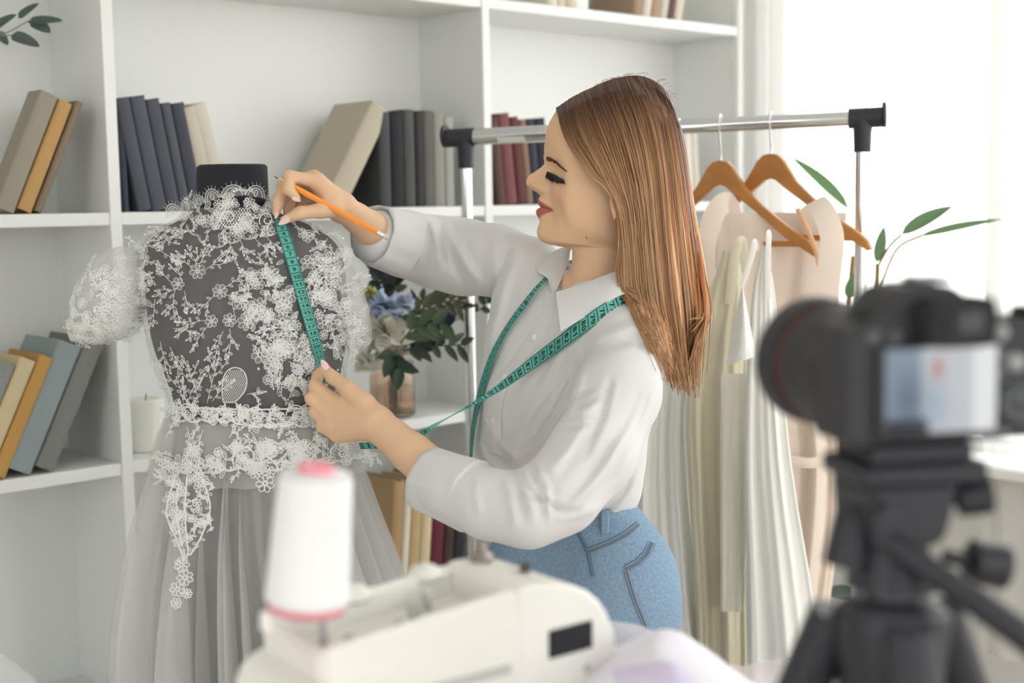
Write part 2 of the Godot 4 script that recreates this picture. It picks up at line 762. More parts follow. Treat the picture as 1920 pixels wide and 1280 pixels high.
# books side by side from pixel px on the shelf at height y; leaning left (positive) they run on to the right
func book_row(px: float, y: float, inset: float, lean: float, group: String, list: Array) -> void:
	var z := SHELF_Z - inset
	var py := 640.0 + 0.0
	for i in 3:
		var trial := on_z(px, py, z)
		py += (trial.y - y) * FPX / 2.8
	var x := on_z(px, py, z).x
	for e: Array in list:
		var a: float = lean + (e[5] if e.size() > 5 else 0.0)
		var t: float = e[1]
		var ox := x if a >= 0.0 else x + t * cos(a)
		book(e[0], group, t, e[2], e[3], e[4], Vector3(ox, y + 0.0006, z), a)
		x += t / cos(a) + 0.0012
		if a < 0.0:
			x += 0.0


func build_books() -> void:
	var mid := SHELF_MID
	var low := SHELF_MID - ROW
	var base := SHELF_MID - 2 * ROW
	var high := SHELF_MID + ROW
	var slate := rgb(74, 78, 90)
	book_row(233, mid, 0.02, 0.015, "slate books leaning in the middle compartment", [["thin slate book standing upright against the white upright", 0.012, 0.165, 0.15, rgb(60, 64, 77)]])
	book_row(262, mid, 0.014, 0.17, "slate books leaning in the middle compartment", [
		["first leaning slate grey book from the left upright", 0.027, 0.212, 0.155, slate],
		["second leaning slate grey book, the tallest of its row", 0.03, 0.216, 0.155, rgb(78, 82, 93)],
		["third leaning slate grey book from the left upright", 0.027, 0.212, 0.15, slate],
		["narrow fourth slate grey book in the leaning row", 0.02, 0.206, 0.15, rgb(82, 85, 95)],
		["last dark slate book before the cream ones", 0.028, 0.206, 0.15, rgb(64, 68, 82)],
		["cream book directly right of the slate books", 0.028, 0.2, 0.15, rgb(196, 188, 172), 0.04],
		["outer cream book leaning behind the black dress form neck", 0.032, 0.208, 0.15, rgb(206, 200, 187), 0.08]])
	# the thick beige book leaning on the dark ones
	var p := on_z(612, 392, SHELF_Z - 0.03)
	book("thick beige book tilted far over against dark books", "", 0.052, 0.236, 0.15, rgb(186, 177, 158), Vector3(p.x + 0.05, mid + 0.001, p.z), -0.55, 0.0, 0.0, rgb(200, 190, 168))
	book_row(716, mid, 0.03, 0.0, "dark books right of the tilted beige book", [
		["charcoal book with broad spine beside the tilted beige book", 0.03, 0.205, 0.17, rgb(66, 67, 70)],
		["black book between two charcoal books", 0.034, 0.203, 0.17, rgb(24, 27, 36)],
		["dark grey book in the middle of the dark row", 0.03, 0.212, 0.17, rgb(78, 77, 76)],
		["black brown book right of the dark grey one", 0.022, 0.21, 0.17, rgb(46, 45, 46)],
		["warm grey book with dark edge before pale ones", 0.028, 0.212, 0.17, rgb(98, 95, 90)],
		["pale grey book behind the rack's black joint", 0.03, 0.208, 0.17, rgb(148, 147, 140)],
		["light grey book ending the dark row at the upright", 0.026, 0.2, 0.17, rgb(164, 164, 158)]])
	book_row(936, mid, 0.02, 0.11, "maroon and navy books behind the chrome rail", [
		["dark brown book leaning at the white upright", 0.026, 0.2, 0.16, rgb(84, 58, 53)],
		["maroon book behind the chrome rail, second from the upright", 0.034, 0.212, 0.16, rgb(116, 66, 66)],
		["deep red book in the middle of the maroon row", 0.026, 0.205, 0.16, rgb(92, 42, 47)],
		["tan brown book between red and navy books", 0.022, 0.2, 0.16, rgb(132, 104, 86)],
		["navy book with grey edge beside the woman's brow", 0.026, 0.2, 0.16, rgb(44, 48, 66)],
		["blackish navy book nearest the woman's forehead", 0.034, 0.204, 0.16, rgb(24, 28, 44)]])
	book_row(1262, mid, 0.02, 0.06, "pale books behind the wooden hangers", [
		["ivory book half hidden behind the woman's hair", 0.03, 0.2, 0.15, rgb(206, 198, 182)],
		["beige book behind the nearer wooden hanger", 0.028, 0.196, 0.15, rgb(188, 178, 160)],
		["cream book behind hanger hook, right of the beige one", 0.026, 0.2, 0.15, rgb(214, 208, 196)],
		["last grey cream book behind the hangers", 0.026, 0.19, 0.15, rgb(196, 192, 182)]])
	# top row, right compartment
	book_row(1030, high, 0.015, 0.0, "books on the top shelf above the woman", [
		["cream paperback at the left of the top shelf", 0.03, 0.2, 0.15, rgb(216, 208, 196)],
		["pinkish cream book on the top shelf", 0.026, 0.2, 0.15, rgb(214, 196, 180)],
		["striped beige book on the top shelf beside white binder", 0.026, 0.21, 0.15, rgb(200, 184, 160)],
		["white binder ending the cream books on top shelf", 0.05, 0.24, 0.15, rgb(232, 230, 226)]])
	book_row(1188, high, 0.02, -0.2, "brown books on the top shelf", [
		["brown book leaning right on the top shelf", 0.034, 0.22, 0.15, rgb(150, 128, 106)],
		["pale linen book among brown ones on top shelf", 0.03, 0.22, 0.15, rgb(206, 198, 186)],
		["tan brown book on top shelf, third of its row", 0.03, 0.21, 0.15, rgb(164, 138, 112)],
		["greyish cream book on top shelf before the maroon one", 0.03, 0.21, 0.15, rgb(192, 187, 174)],
		["maroon book on the top shelf", 0.024, 0.2, 0.15, rgb(104, 70, 72)],
		["cream book at the right end of top shelf", 0.03, 0.2, 0.15, rgb(204, 196, 180)]])
	# left compartment, upper
	book_row(-6, mid, 0.015, -0.42, "leaning books in the upper left compartment", [
		["taupe book leaning in the upper left compartment", 0.034, 0.225, 0.06, rgb(150, 143, 128)],
		["golden tan book between two taupe ones", 0.026, 0.212, 0.15, rgb(186, 148, 92)],
		["thin brown grey book leaning nearest the upright", 0.014, 0.215, 0.15, rgb(132, 116, 96)]])
	# left compartment, middle
	book_row(-92, low, 0.01, -0.45, "leaning books in the middle left compartment", [
		["grey book cut off by the left picture edge", 0.032, 0.22, 0.15, rgb(140, 142, 140)],
		["cream spined grey book second from the left edge", 0.03, 0.225, 0.15, rgb(206, 190, 152)],
		["golden brown book beside the blue grey one", 0.026, 0.228, 0.15, rgb(190, 146, 82)],
		["thick blue grey book in the middle left compartment", 0.044, 0.245, 0.16, rgb(142, 154, 156)],
		["large grey book leaning outermost in middle left compartment", 0.036, 0.25, 0.17, rgb(124, 124, 122)]])
	# lower middle compartment, seen between skirt and sewing machine
	book_row(726, base, 0.015, -0.1, "books in the low compartment behind the sewing machine", [
		["tan brown tall book beside the tulle skirt", 0.03, 0.33, 0.16, rgb(176, 146, 104)],
		["white paged book low behind the sewing machine", 0.02, 0.315, 0.16, rgb(226, 218, 200)],
		["ochre beige book low behind the sewing machine", 0.03, 0.32, 0.16, rgb(196, 170, 128)],
		["cream book beside the maroon one, low compartment", 0.03, 0.32, 0.16, rgb(214, 196, 158)],
		["wine red book low behind the sleeve", 0.036, 0.32, 0.16, rgb(96, 34, 46)],
		["dark brown book low behind the sleeve", 0.03, 0.31, 0.16, rgb(66, 46, 44)],
		["black navy book low between sleeve and jeans", 0.03, 0.3, 0.16, rgb(34, 36, 48)]])
	book_row(246, base, 0.06, -0.26, "", [["dark teal book low between upright and skirt", 0.03, 0.3, 0.14, rgb(40, 54, 62)]])
	# pillar candle
	var cp := on_z(277, 856, SHELF_Z - 0.09)
	var cd := thing("pillar_candle", "pale cream pillar candle left of the dress waist", "candle", Vector3(cp.x, low, cp.z))
	var cm := MB.new()
	cm.lathe([Vector2(0.001, 0), Vector2(0.033, 0), Vector2(0.035, 0.003), Vector2(0.035, 0.1), Vector2(0.033, 0.104), Vector2(0.028, 0.103), Vector2(0.001, 0.099)], Transform3D(), 28)
	part("wax", cm, mat(rgb(238, 236, 226), 0.5), cd, "", true)
	var wk := MB.new()
	wk.tube(PackedVector3Array([Vector3(0, 0.098, 0), Vector3(0.001, 0.106, 0), Vector3(0.003, 0.112, 0)]), 0.001, 6)
	part("wick", wk, mat(rgb(40, 36, 30), 0.9), cd, "", true)


func frame(o: Vector3, y: Vector3, hint := Vector3(0.3, 0.1, 1)) -> Transform3D:
	y = y.normalized()
	var x := y.cross(hint).normalized()
	return Transform3D(Basis(x, y, x.cross(y)), o)


func build_rack() -> void:
	var a := at(838, 259, 2.72)
	var b := at(1655, 219, 2.45)
	var ax := (b - a).normalized()
	var r := thing("clothes_rack", "chrome clothes rail with black plastic corner joints", "clothes rack", Vector3((a.x + b.x) / 2, 0, (a.z + b.z) / 2))
	var split := a.lerp(b, 0.56)
	var m := MB.new()
	m.tube(PackedVector3Array([a + ax * 0.03, split]), 0.0165, 24)
	part("outer_rail", m, M.chrome, r)
	m = MB.new()
	m.tube(PackedVector3Array([split - ax * 0.03, b - ax * 0.03]), 0.0135, 24)
	part("inner_rail", m, M.chrome, r)
	var lab := MB.new()
	var lt := frame(at(957, 262, 2.66), ax)
	var rows := []
	for j in 2:
		var row := PackedVector3Array()
		for k in 9:
			var an := -1.2 + k * 0.22
			row.append(lt * Vector3(sin(an) * 0.01665, (j - 0.5) * 0.055, cos(an) * 0.01665))
		rows.append(row)
	# sticker wrapped on the lower front of the rail
	var fwd := (EYE - at(957, 262, 2.66)).normalized()
	fwd = (fwd - ax * fwd.dot(ax)).normalized()
	var dn := ax.cross(fwd)
	if dn.y > 0:
		dn = -dn
	rows.clear()
	for j in 2:
		var row := PackedVector3Array()
		for k in 9:
			var an := 0.2 + k * 0.14
			row.append(a + ax * ((at(957, 262, 2.66) - a).dot(ax) + (j - 0.5) * 0.058) + (fwd * cos(an) + dn * sin(an)) * 0.01668)
		rows.append(row)
	lab.grid(rows)
	part("sticker", lab, mat(rgb(226, 226, 222), 0.6), r)
	var tops := [a + ax * 0.04, b - ax * 0.035]
	for i in 2:
		var o: Vector3 = tops[i]
		var out := -ax if i == 0 else ax
		var j := MB.new()
		var end: Vector3 = a if i == 0 else b
		j.tube(PackedVector3Array([end + out * 0.004, end - out * 0.002, end - out * 0.06, end - out * 0.0602]), PackedFloat32Array([0.0175, 0.0185, 0.0185, 0.0178]), 28)
		j.tube(PackedVector3Array([o, o + Vector3(0, -0.028, 0), o + Vector3(0, -0.062, 0), o + Vector3(0, -0.0625, 0)]), PackedFloat32Array([0.019, 0.0165, 0.0155, 0.0148]), 28)
		# raised flange at the end
		var fl := frame(end + out * 0.004 + Vector3(0, 0.004, 0), out)
		j.lathe([Vector2(0.0, -0.004), Vector2(0.0225, -0.004), Vector2(0.0235, -0.001), Vector2(0.0225, 0.003), Vector2(0.0, 0.003)], fl, 28)
		part("corner_joint", j, M.rack_black, r)
		var post := MB.new()
		post.tube(PackedVector3Array([o + Vector3(0, -0.05, 0), Vector3(o.x, 0.12, o.z)]), 0.0125, 20)
		part("post", post, M.chrome, r)
		var sock := MB.new()
		sock.tube(PackedVector3Array([Vector3(o.x, 0.72, o.z), Vector3(o.x, 0.08, o.z)]), 0.0155, 20)
		part("lower_post", sock, M.chrome, r)
		var across := Vector3(-ax.z, 0, ax.x).normalized()
		var foot := MB.new()
		foot.tube(PackedVector3Array([Vector3(o.x, 0.075, o.z) - across * 0.2, Vector3(o.x, 0.075, o.z) + across * 0.2]), 0.0125, 16)
		part("foot", foot, M.chrome, r)
		for s: float in [-1.0, 1.0]:
			var wh := MB.new()
			wh.tube(PackedVector3Array([Vector3(o.x, 0.03, o.z) + across * s * 0.18 - ax * 0.009, Vector3(o.x, 0.03, o.z) + across * s * 0.18 + ax * 0.009]), 0.03, 18)
			wh.tube(PackedVector3Array([Vector3(o.x, 0.03, o.z) + across * s * 0.18, Vector3(o.x, 0.07, o.z) + across * s * 0.18]), 0.005, 8)
			part("castor", wh, M.rack_black, r)
	var brace := MB.new()
	brace.tube(PackedVector3Array([Vector3(tops[0].x, 0.2, tops[0].z), Vector3(tops[1].x, 0.2, tops[1].z)]), 0.0115, 16)
	part("cross_bar", brace, M.chrome, r)
	# hangers
	var hw := mat(rgb(205, 140, 72), 0.42)
	hw.albedo_texture = noise_tex(0.03, 128, FastNoiseLite.TYPE_SIMPLEX_SMOOTH, Color(0.86, 0.86, 0.86), Color(1, 1, 1))
	hw.uv1_triplanar = true
	hw.uv1_scale = Vector3(3, 3, 3)
	M.hanger = hw
	hanger("wooden hanger nearest the woman's hair, holding the ivory slip gown", Vector3(1325, 296, 2.4), 0.72, a, ax)
	hanger("wooden hanger further along the rail, holding the blush gown", Vector3(1440, 286, 2.47), 0.72, a, ax)
	build_gowns()


func hanger(label: String, peak: Vector3, turn: float, rail: Vector3, ax: Vector3) -> void:
	var p := at3(peak)
	var along := (p - rail).dot(ax)
	p = Vector3((rail + ax * along).x, p.y, (rail + ax * along).z)
	# arms run to the right and towards the viewer
	var u := Vector3(cam_r.x, 0, cam_r.z).normalized() * cos(turn) - Vector3(cam_f.x, 0, cam_f.z).normalized() * sin(turn)
	var t := Transform3D(Basis(u, Vector3.UP, u.cross(Vector3.UP)), p)
	var h := thing("clothes_hanger", label, "hanger", p, "wooden hangers on the chrome rail")
	var half := [Vector2(0, 0), Vector2(0.016, -0.003), Vector2(0.0275, -0.013), Vector2(0.041, -0.033), Vector2(0.055, -0.053), Vector2(0.095, -0.089), Vector2(0.15, -0.128), Vector2(0.185, -0.15), Vector2(0.2, -0.163), Vector2(0.207, -0.178), Vector2(0.2, -0.18), Vector2(0.186, -0.172), Vector2(0.14, -0.146), Vector2(0.095, -0.109), Vector2(0.038, -0.07), Vector2(0.012, -0.05), Vector2(0, -0.046)]
	var ol := PackedVector2Array()
	for q: Vector2 in half:
		ol.append(q)
	for i in range(half.size() - 2, 0, -1):
		ol.append(Vector2(-half[i].x, half[i].y))
	var m := MB.new()
	m.slab(ol, 0.014, t, 0.0025)
	part("arms", m, M.hanger, h)
	var bar := MB.new()
	bar.tube(PackedVector3Array([t * Vector3(-0.172, -0.158, 0), t * Vector3(0.172, -0.158, 0)]), 0.0055, 14)
	part("trouser_bar", bar, M.hanger, h)
	# hook over the rail
	var top := p + Vector3(0, 0, 0)
	var over := rail + ax * ((p - rail).dot(ax))
	var side := Vector3(-ax.z, 0, ax.x).normalized()
	var hp := PackedVector3Array([top + Vector3(0, -0.01, 0), top + Vector3(0, 0.012, 0)])
	var c := over
	for i in 11:
		var an := -1.0 + i * 0.42
		hp.append(c + (side * cos(an) + Vector3.UP * sin(an)) * 0.0195)
	var hk := MB.new()
	hk.tube(smooth(hp, 48), 0.0017, 8)
	part("hook", hk, M.chrome, h)


# closed hanging cloth: rows of [py, left px, right px]; folds deepen downwards
func gown(called: String, rows: Array, d: float, thick: float, folds: float, amp: float, phase: float, m: Material, parent: Node3D, n_rows := 60, sides := 120, open_top := true) -> void:
	var mb := MB.new()
	var out := []
	var y0: float = rows[0][0]
	var y1: float = rows[rows.size() - 1][0]
	for j in n_rows:
		var t := float(j) / (n_rows - 1)
		var y := lerpf(y0, y1, t)
		var l := table(rows, y, 1)
		var r := table(rows, y, 2)
		var c := (l + r) / 2
		var hw := (r - l) / 2
		var row := PackedVector3Array()
		for k in sides:
			var a := -TAU * k / sides
			var f := sin(a * folds + phase + 0.6 * sin(t * 3.0 + phase)) + 0.5 * sin(a * folds * 1.7 + phase * 2.3 + t * 1.2) + 0.3 * sin(a * folds * 3.1 + phase)
			var g := amp * (0.15 + 0.85 * smoothstep(0.0, 0.5, t))
			row.append(at(c + hw * cos(a) * (1.0 + 0.02 * f * g / maxf(amp, 0.0001)), y, d - (thick * (0.35 + 0.65 * t)) * sin(a) - f * g * absf(sin(a))))
		out.append(row)
	mb.grid(out, true)
	part(called, mb, m, parent)


func cloth_strip(mb: MB, list: Array, half_px: float, n := 24, fold := 0.0) -> void:
	var mid := curve(list, n)
	var rows := []
	for i in n:
		var t := (mid[mini(i + 1, n - 1)] - mid[maxi(i - 1, 0)]).normalized()
		var side := t.cross(cam_f).normalized()
		var row := PackedVector3Array()
		for k in 5:
			var s := (k - 2) / 2.0
			row.append(mid[i] + side * s * half_px * 2.4 / FPX - cam_f * fold * (1 - s * s))
		rows.append(row)
	mb.grid(rows)


func build_gowns() -> void:
	var ivory := sheer(rgb(240, 237, 222), 1.0, 0.5)
	ivory.transparency = BaseMaterial3D.TRANSPARENCY_DISABLED
	var cream := sheer(rgb(226, 220, 196), 1.0, 0.5)
	cream.transparency = BaseMaterial3D.TRANSPARENCY_DISABLED
	var blush := sheer(rgb(238, 222, 208), 1.0, 0.5)
	blush.transparency = BaseMaterial3D.TRANSPARENCY_DISABLED
	var white := sheer(rgb(244, 243, 238), 1.0, 0.5)
	white.transparency = BaseMaterial3D.TRANSPARENCY_DISABLED
	for m: StandardMaterial3D in [ivory, cream, blush, white]:
		m.rim_enabled = true
		m.rim = 0.3
	# blush gown, furthest
	var g := thing("evening_gown", "sleeveless blush gown with scooped neck on the further hanger", "dress", at(1450, 1400, 2.5), "gowns on the chrome rail")
	gown("body", [[398, 1318, 1588], [470, 1330, 1580], [560, 1318, 1572], [650, 1330, 1570], [840, 1400, 1574], [1000, 1390, 1570], [1200, 1370, 1545], [1450, 1360, 1530]], 2.52, 0.05, 7.0, 0.018, 0.4, blush, g)
	var st := MB.new()
	cloth_strip(st, [Vector3(1325, 540, 2.46), Vector3(1322, 470, 2.46), Vector3(1338, 405, 2.46), Vector3(1362, 378, 2.48), Vector3(1372, 400, 2.56), Vector3(1370, 450, 2.58)], 20, 24, 0.004)
	part("shoulder_strap", st, blush, g)
	st = MB.new()
	cloth_strip(st, [Vector3(1548, 570, 2.37), Vector3(1556, 500, 2.34), Vector3(1560, 440, 2.33), Vector3(1540, 390, 2.36), Vector3(1520, 382, 2.42), Vector3(1530, 440, 2.5)], 22, 24, 0.004)
	part("shoulder_strap", st, blush, g)
	var seam := MB.new()
	cloth_strip(seam, [Vector3(1495, 390, 2.4), Vector3(1530, 470, 2.405), Vector3(1548, 560, 2.42), Vector3(1550, 640, 2.43)], 5, 24, 0.003)
	part("neck_facing", seam, mat(rgb(232, 186, 148), 0.8), g)
	var belt := MB.new()
	cloth_strip(belt, [Vector3(1480, 862, 2.43), Vector3(1520, 868, 2.42), Vector3(1575, 858, 2.44)], 10, 20, 0.004)
	part("waist_band", belt, blush, g)
	# cream inner gown
	g = thing("slip_gown", "cream slip gown with a shorter hem between two white gowns", "dress", at(1345, 1400, 2.4), "gowns on the chrome rail")
	gown("body", [[470, 1355, 1385], [560, 1325, 1400], [640, 1300, 1400], [760, 1285, 1400], [900, 1290, 1402], [1150, 1305, 1405], [1450, 1310, 1410]], 2.38, 0.035, 5.0, 0.014, 1.9, cream, g)
	gown("overskirt", [[700, 1352, 1410], [900, 1350, 1402], [1146, 1351, 1397]], 2.31, 0.012, 3.0, 0.006, 0.3, ivory, g)
	st = MB.new()
	cloth_strip(st, [Vector3(1368, 570, 2.36), Vector3(1380, 470, 2.35), Vector3(1392, 452, 2.36), Vector3(1398, 500, 2.4)], 9, 20, 0.002)
	part("strap", st, cream, g)
	# front white gown with lace cup
	g = thing("lace_gown", "white gown with triangular lace cup and thin straps on the nearer hanger", "dress", at(1450, 1400, 2.3), "gowns on the chrome rail")
	gown("body", [[470, 1426, 1440], [540, 1412, 1452], [640, 1404, 1462], [760, 1398, 1472], [900, 1396, 1488], [1100, 1400, 1520], [1240, 1402, 1542], [1450, 1400, 1560]], 2.26, 0.03, 5.0, 0.012, 0.9, white, g)
	var cup := MB.new()
	cup.grid(cup_rows([Vector3(1392, 532, 2.235), Vector3(1418, 668, 2.225), Vector3(1362, 684, 2.235)]))
	var lace := mat(rgb(246, 246, 244), 0.8)
	bumpy(lace, noise_tex(0.12, 256, FastNoiseLite.TYPE_CELLULAR), 9.0, 0.25)
	part("lace_cup", cup, lace, g)
	for k: Array in [[Vector3(1392, 536, 2.235), Vector3(1410, 480, 2.24), Vector3(1416, 452, 2.26), Vector3(1420, 470, 2.3)], [Vector3(1440, 560, 2.24), Vector3(1441, 480, 2.24), Vector3(1442, 436, 2.27), Vector3(1444, 450, 2.33)]]:
		st = MB.new()
		cloth_strip(st, k, 5, 20, 0.001)
		part("strap", st, white, g)
	# white gown between the woman's back and the cream one
	g = thing("bridal_gown", "long white gown just behind the woman's back", "dress", at(1255, 1400, 2.45), "gowns on the chrome rail")
	gown("body", [[400, 1258, 1292], [520, 1240, 1310], [640, 1215, 1300], [760, 1195, 1284], [900, 1180, 1288], [1100, 1180, 1305], [1240, 1175, 1322], [1450, 1170, 1335]], 2.42, 0.04, 6.0, 0.016, 2.6, white, g)


func cup_rows(tri: Array) -> Array:
	var rows := []
	for j in 14:
		var t := j / 13.0
		var l := at3(tri[0]).lerp(at3(tri[2]), t)
		var r := at3(tri[0]).lerp(at3(tri[1]), t)
		var row := PackedVector3Array()
		for i in 12:
			var s := i / 11.0
			row.append(l.lerp(r, s) - cam_f * 0.022 * sin(PI * s) * sin(PI * minf(t * 0.75, 1.0)))
		rows.append(row)
	return rows


# one leaf blade: rows along its length, raised along a midrib fold
func leaf(mb: MB, base: Vector3, dir: Vector3, face_dir: Vector3, length: float, width: float, droop: float, curl := 0.25, blunt := 0.0, n := 9) -> void:
	var d := dir.normalized()
	var side := d.cross(face_dir).normalized()
	var up := side.cross(d).normalized()
	var rows := []
	var p := base
	for i in n:
		var t := float(i) / (n - 1)
		var w := width * pow(sin(PI * pow(t, 0.8 - 0.25 * blunt)), 0.75 - 0.3 * blunt) if i > 0 and i < n - 1 else 0.0006
		var row := PackedVector3Array()
		for k in 5:
			var s := (k - 2) / 2.0
			row.append(p + side * s * w / 2 + up * absf(s) * w * curl)
		rows.append(row)
		d = (d + Vector3.DOWN * droop / n).normalized()
		up = side.cross(d).normalized()
		p += d * length / (n - 1)
	mb.grid(rows)


func build_plants() -> void:
	var green := sheer(rgb(96, 132, 84), 1.0, 0.3)
	green.transparency = BaseMaterial3D.TRANSPARENCY_DISABLED
	green.roughness = 0.5
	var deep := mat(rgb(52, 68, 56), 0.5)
	var euca := mat(rgb(82, 98, 92), 0.6)
	var cane := mat(rgb(150, 120, 76), 0.7)
	var to_eye := -cam_f
	# eucalyptus reaching in at the upper left, standing on the shelf above
	var ev := on_z(-250, 396, SHELF_Z - 0.1)
	ev.y = SHELF_MID + 0.0006
	var bv := thing("bottle_vase", "slender white ceramic vase holding the eucalyptus, left of the leaning books", "vase", ev)
	var bm := MB.new()
	bm.lathe([Vector2(0.001, 0), Vector2(0.036, 0), Vector2(0.042, 0.01), Vector2(0.044, 0.05), Vector2(0.034, 0.1), Vector2(0.016, 0.13), Vector2(0.014, 0.16), Vector2(0.018, 0.17), Vector2(0.015, 0.17), Vector2(0.011, 0.16), Vector2(0.011, 0.13), Vector2(0.001, 0.09)], Transform3D(), 32)
	part("ceramic", bm, M.white, bv, "", true)
	var e := thing("eucalyptus_branch", "grey green eucalyptus branch hanging in at the upper left corner", "branch", at(-40, 60, 2.42))
	var stem := MB.new()
	var mouth := project(ev + Vector3(0, 0.1, 0))
	var rim := project(ev + Vector3(0, 0.17, 0))
	var vd := (ev - EYE).dot(cam_f)
	stem.tube(curve([Vector3(mouth.x, mouth.y, vd), Vector3(rim.x, rim.y, vd), Vector3(-190, 90, 2.47), Vector3(-140, 58, 2.46), Vector3(-60, 62, 2.44), Vector3(0, 62, 2.42), Vector3(18, 58, 2.42), Vector3(58, 36, 2.42)], 24), 0.0014, 6)
	stem.tube(curve([Vector3(-60, 62, 2.44), Vector3(0, 66, 2.42), Vector3(22, 66, 2.42)], 12), 0.0012, 6)
	part("stem", stem, mat(rgb(150, 158, 146), 0.7), e)
	for l: Array in [[-18, 58, 52, -42, 58, 24], [34, 34, 36, -32, 48, 20], [52, 42, 68, -12, 66, 24], [58, 40, 36, 16, 42, 28], [20, 66, 52, 14, 58, 28], [-6, 60, 22, 22, 32, 18], [-30, 46, 20, -20, 26, 16]]:
		var lf := MB.new()
		var b0 := at(l[0], l[1], 2.42)
		var dv: Vector3 = (cam_r * l[2] - cam_u * l[3]).normalized()
		leaf(lf, b0, dv, to_eye + cam_u * 0.7, l[4] * 2.42 / FPX, l[5] * 2.42 / FPX, 0.25, 0.12, 0.8)
		part("leaf", lf, euca, e)
	# long leaved potted plant by the window
	var pot_at := at(1668, 640, 2.86)
	pot_at.y = 0.0
	var pl := thing("potted_plant", "tall green plant with long narrow leaves before the bright window", "plant", pot_at)
	var pot := MB.new()
	pot.lathe([Vector2(0.001, 0.0), Vector2(0.11, 0.0), Vector2(0.115, 0.004), Vector2(0.14, 0.26), Vector2(0.147, 0.262), Vector2(0.147, 0.285), Vector2(0.132, 0.285), Vector2(0.128, 0.24), Vector2(0.001, 0.238)], Transform3D(), 36)
	part("pot", pot, mat(rgb(206, 202, 194), 0.6), pl, "", true)
	for s: Array in [
			[[Vector3(1676, 1500, 2.86), Vector3(1672, 1240, 2.86), Vector3(1668, 1140, 2.88), Vector3(1640, 900, 2.92), Vector3(1642, 700, 2.92), Vector3(1644, 560, 2.9), Vector3(1646, 494, 2.9)], 0.0052],
			[[Vector3(1668, 1500, 2.86), Vector3(1624, 1150, 2.92), Vector3(1602, 1040, 2.93), Vector3(1588, 900, 2.94), Vector3(1578, 760, 2.94), Vector3(1590, 590, 2.95), Vector3(1600, 480, 2.96)], 0.0055],
			[[Vector3(1646, 500, 2.9), Vector3(1668, 462, 2.88), Vector3(1690, 440, 2.86)], 0.003],
			[[Vector3(1644, 560, 2.9), Vector3(1680, 470, 2.86), Vector3(1730, 440, 2.82)], 0.003]]:
		var sm := MB.new()
		sm.tube(curve(s[0], 40), s[1], 8)
		part("stem", sm, cane, pl)
	for l: Array in [
			# base px, base py, depth, tip px, tip py, width px
			[1592, 392, 2.95, 1488, 294, 30], [1574, 416, 2.95, 1506, 362, 18], [1644, 492, 2.9, 1658, 424, 22], [1690, 440, 2.86, 1786, 386, 30], [1722, 444, 2.83, 1876, 408, 18],
			[1644, 560, 2.9, 1600, 590, 12], [1646, 600, 2.9, 1690, 540, 14], [1592, 560, 2.95, 1604, 510, 26], [1606, 600, 2.94, 1576, 640, 20], [1642, 620, 2.9, 1700, 590, 16], [1618, 1118, 2.92, 1538, 1112, 34], [1612, 1160, 2.92, 1540, 1170, 26], [1640, 620, 2.9, 1668, 560, 12], [1600, 1190, 2.92, 1545, 1235, 22]]:
		var lf := MB.new()
		var b0 := at(l[0], l[1], l[2])
		var b1 := at(l[3], l[4], l[2] - 0.03)
		leaf(lf, b0, b1 - b0 + Vector3(0, 0.006, 0), to_eye + cam_u * 0.8, (b1 - b0).length() * 1.02, l[5] * l[2] / FPX, 0.12, 0.2)
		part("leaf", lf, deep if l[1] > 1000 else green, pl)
	# vase of flowers on the shelf
	var low := SHELF_MID - ROW
	var vp := on_z(737, 778, SHELF_Z - 0.075)
	vp.y = low
	var vs := thing("glass_vase", "ribbed amber glass vase on the shelf behind the lower hand", "vase", vp)
	var amber := mat(Color(0.99, 0.92, 0.85, 0.04), 0.04)
	amber.refraction_enabled = true
	amber.refraction_scale = 0.05
	amber.transparency = BaseMaterial3D.TRANSPARENCY_ALPHA
	var g := MB.new()
	g.lathe([Vector2(0.0005, 0.0), Vector2(0.042, 0.0), Vector2(0.049, 0.004), Vector2(0.051, 0.012), Vector2(0.051, 0.085), Vector2(0.048, 0.1), Vector2(0.0475, 0.122), Vector2(0.0465, 0.124), Vector2(0.0455, 0.122), Vector2(0.046, 0.1), Vector2(0.048, 0.084), Vector2(0.048, 0.016), Vector2(0.044, 0.01), Vector2(0.0005, 0.009)], Transform3D(), 144, 0.012, 36)
	part("glass", g, amber, vs, "", true)
	var wt := MB.new()
	var water := mat(Color(0.97, 0.9, 0.82, 0.05), 0.02)
	water.refraction_enabled = true
	water.refraction_scale = 0.033
	water.transparency = BaseMaterial3D.TRANSPARENCY_ALPHA
	wt.lathe([Vector2(0.0005, 0.0105), Vector2(0.04, 0.0105), Vector2(0.0465, 0.018), Vector2(0.0465, 0.07), Vector2(0.0005, 0.07)], Transform3D(), 48)
	part("water", wt, water, vs, "", true)
	var neck := vp + Vector3(0, 0.12, 0)
	var fl := [["white_peony", "large white peony at the front of the vase bouquet", 722, 622, 40, rgb(232, 228, 214)], ["white_peony", "small white bloom below the large peony", 744, 660, 24, rgb(226, 220, 204)], ["white_peony", "white bloom drooping over the left rim of the vase", 690, 676, 28, rgb(226, 226, 214)],
		["blue_hydrangea", "pale blue hydrangea head at top left of bouquet", 722, 572, 34, rgb(178, 194, 222)], ["blue_hydrangea", "smaller pale blue hydrangea head right of the larger", 756, 568, 22, rgb(196, 206, 226)], ["yellow_bud", "pale yellow green bud beside the dress sleeve", 694, 552, 18, rgb(196, 196, 130)]]
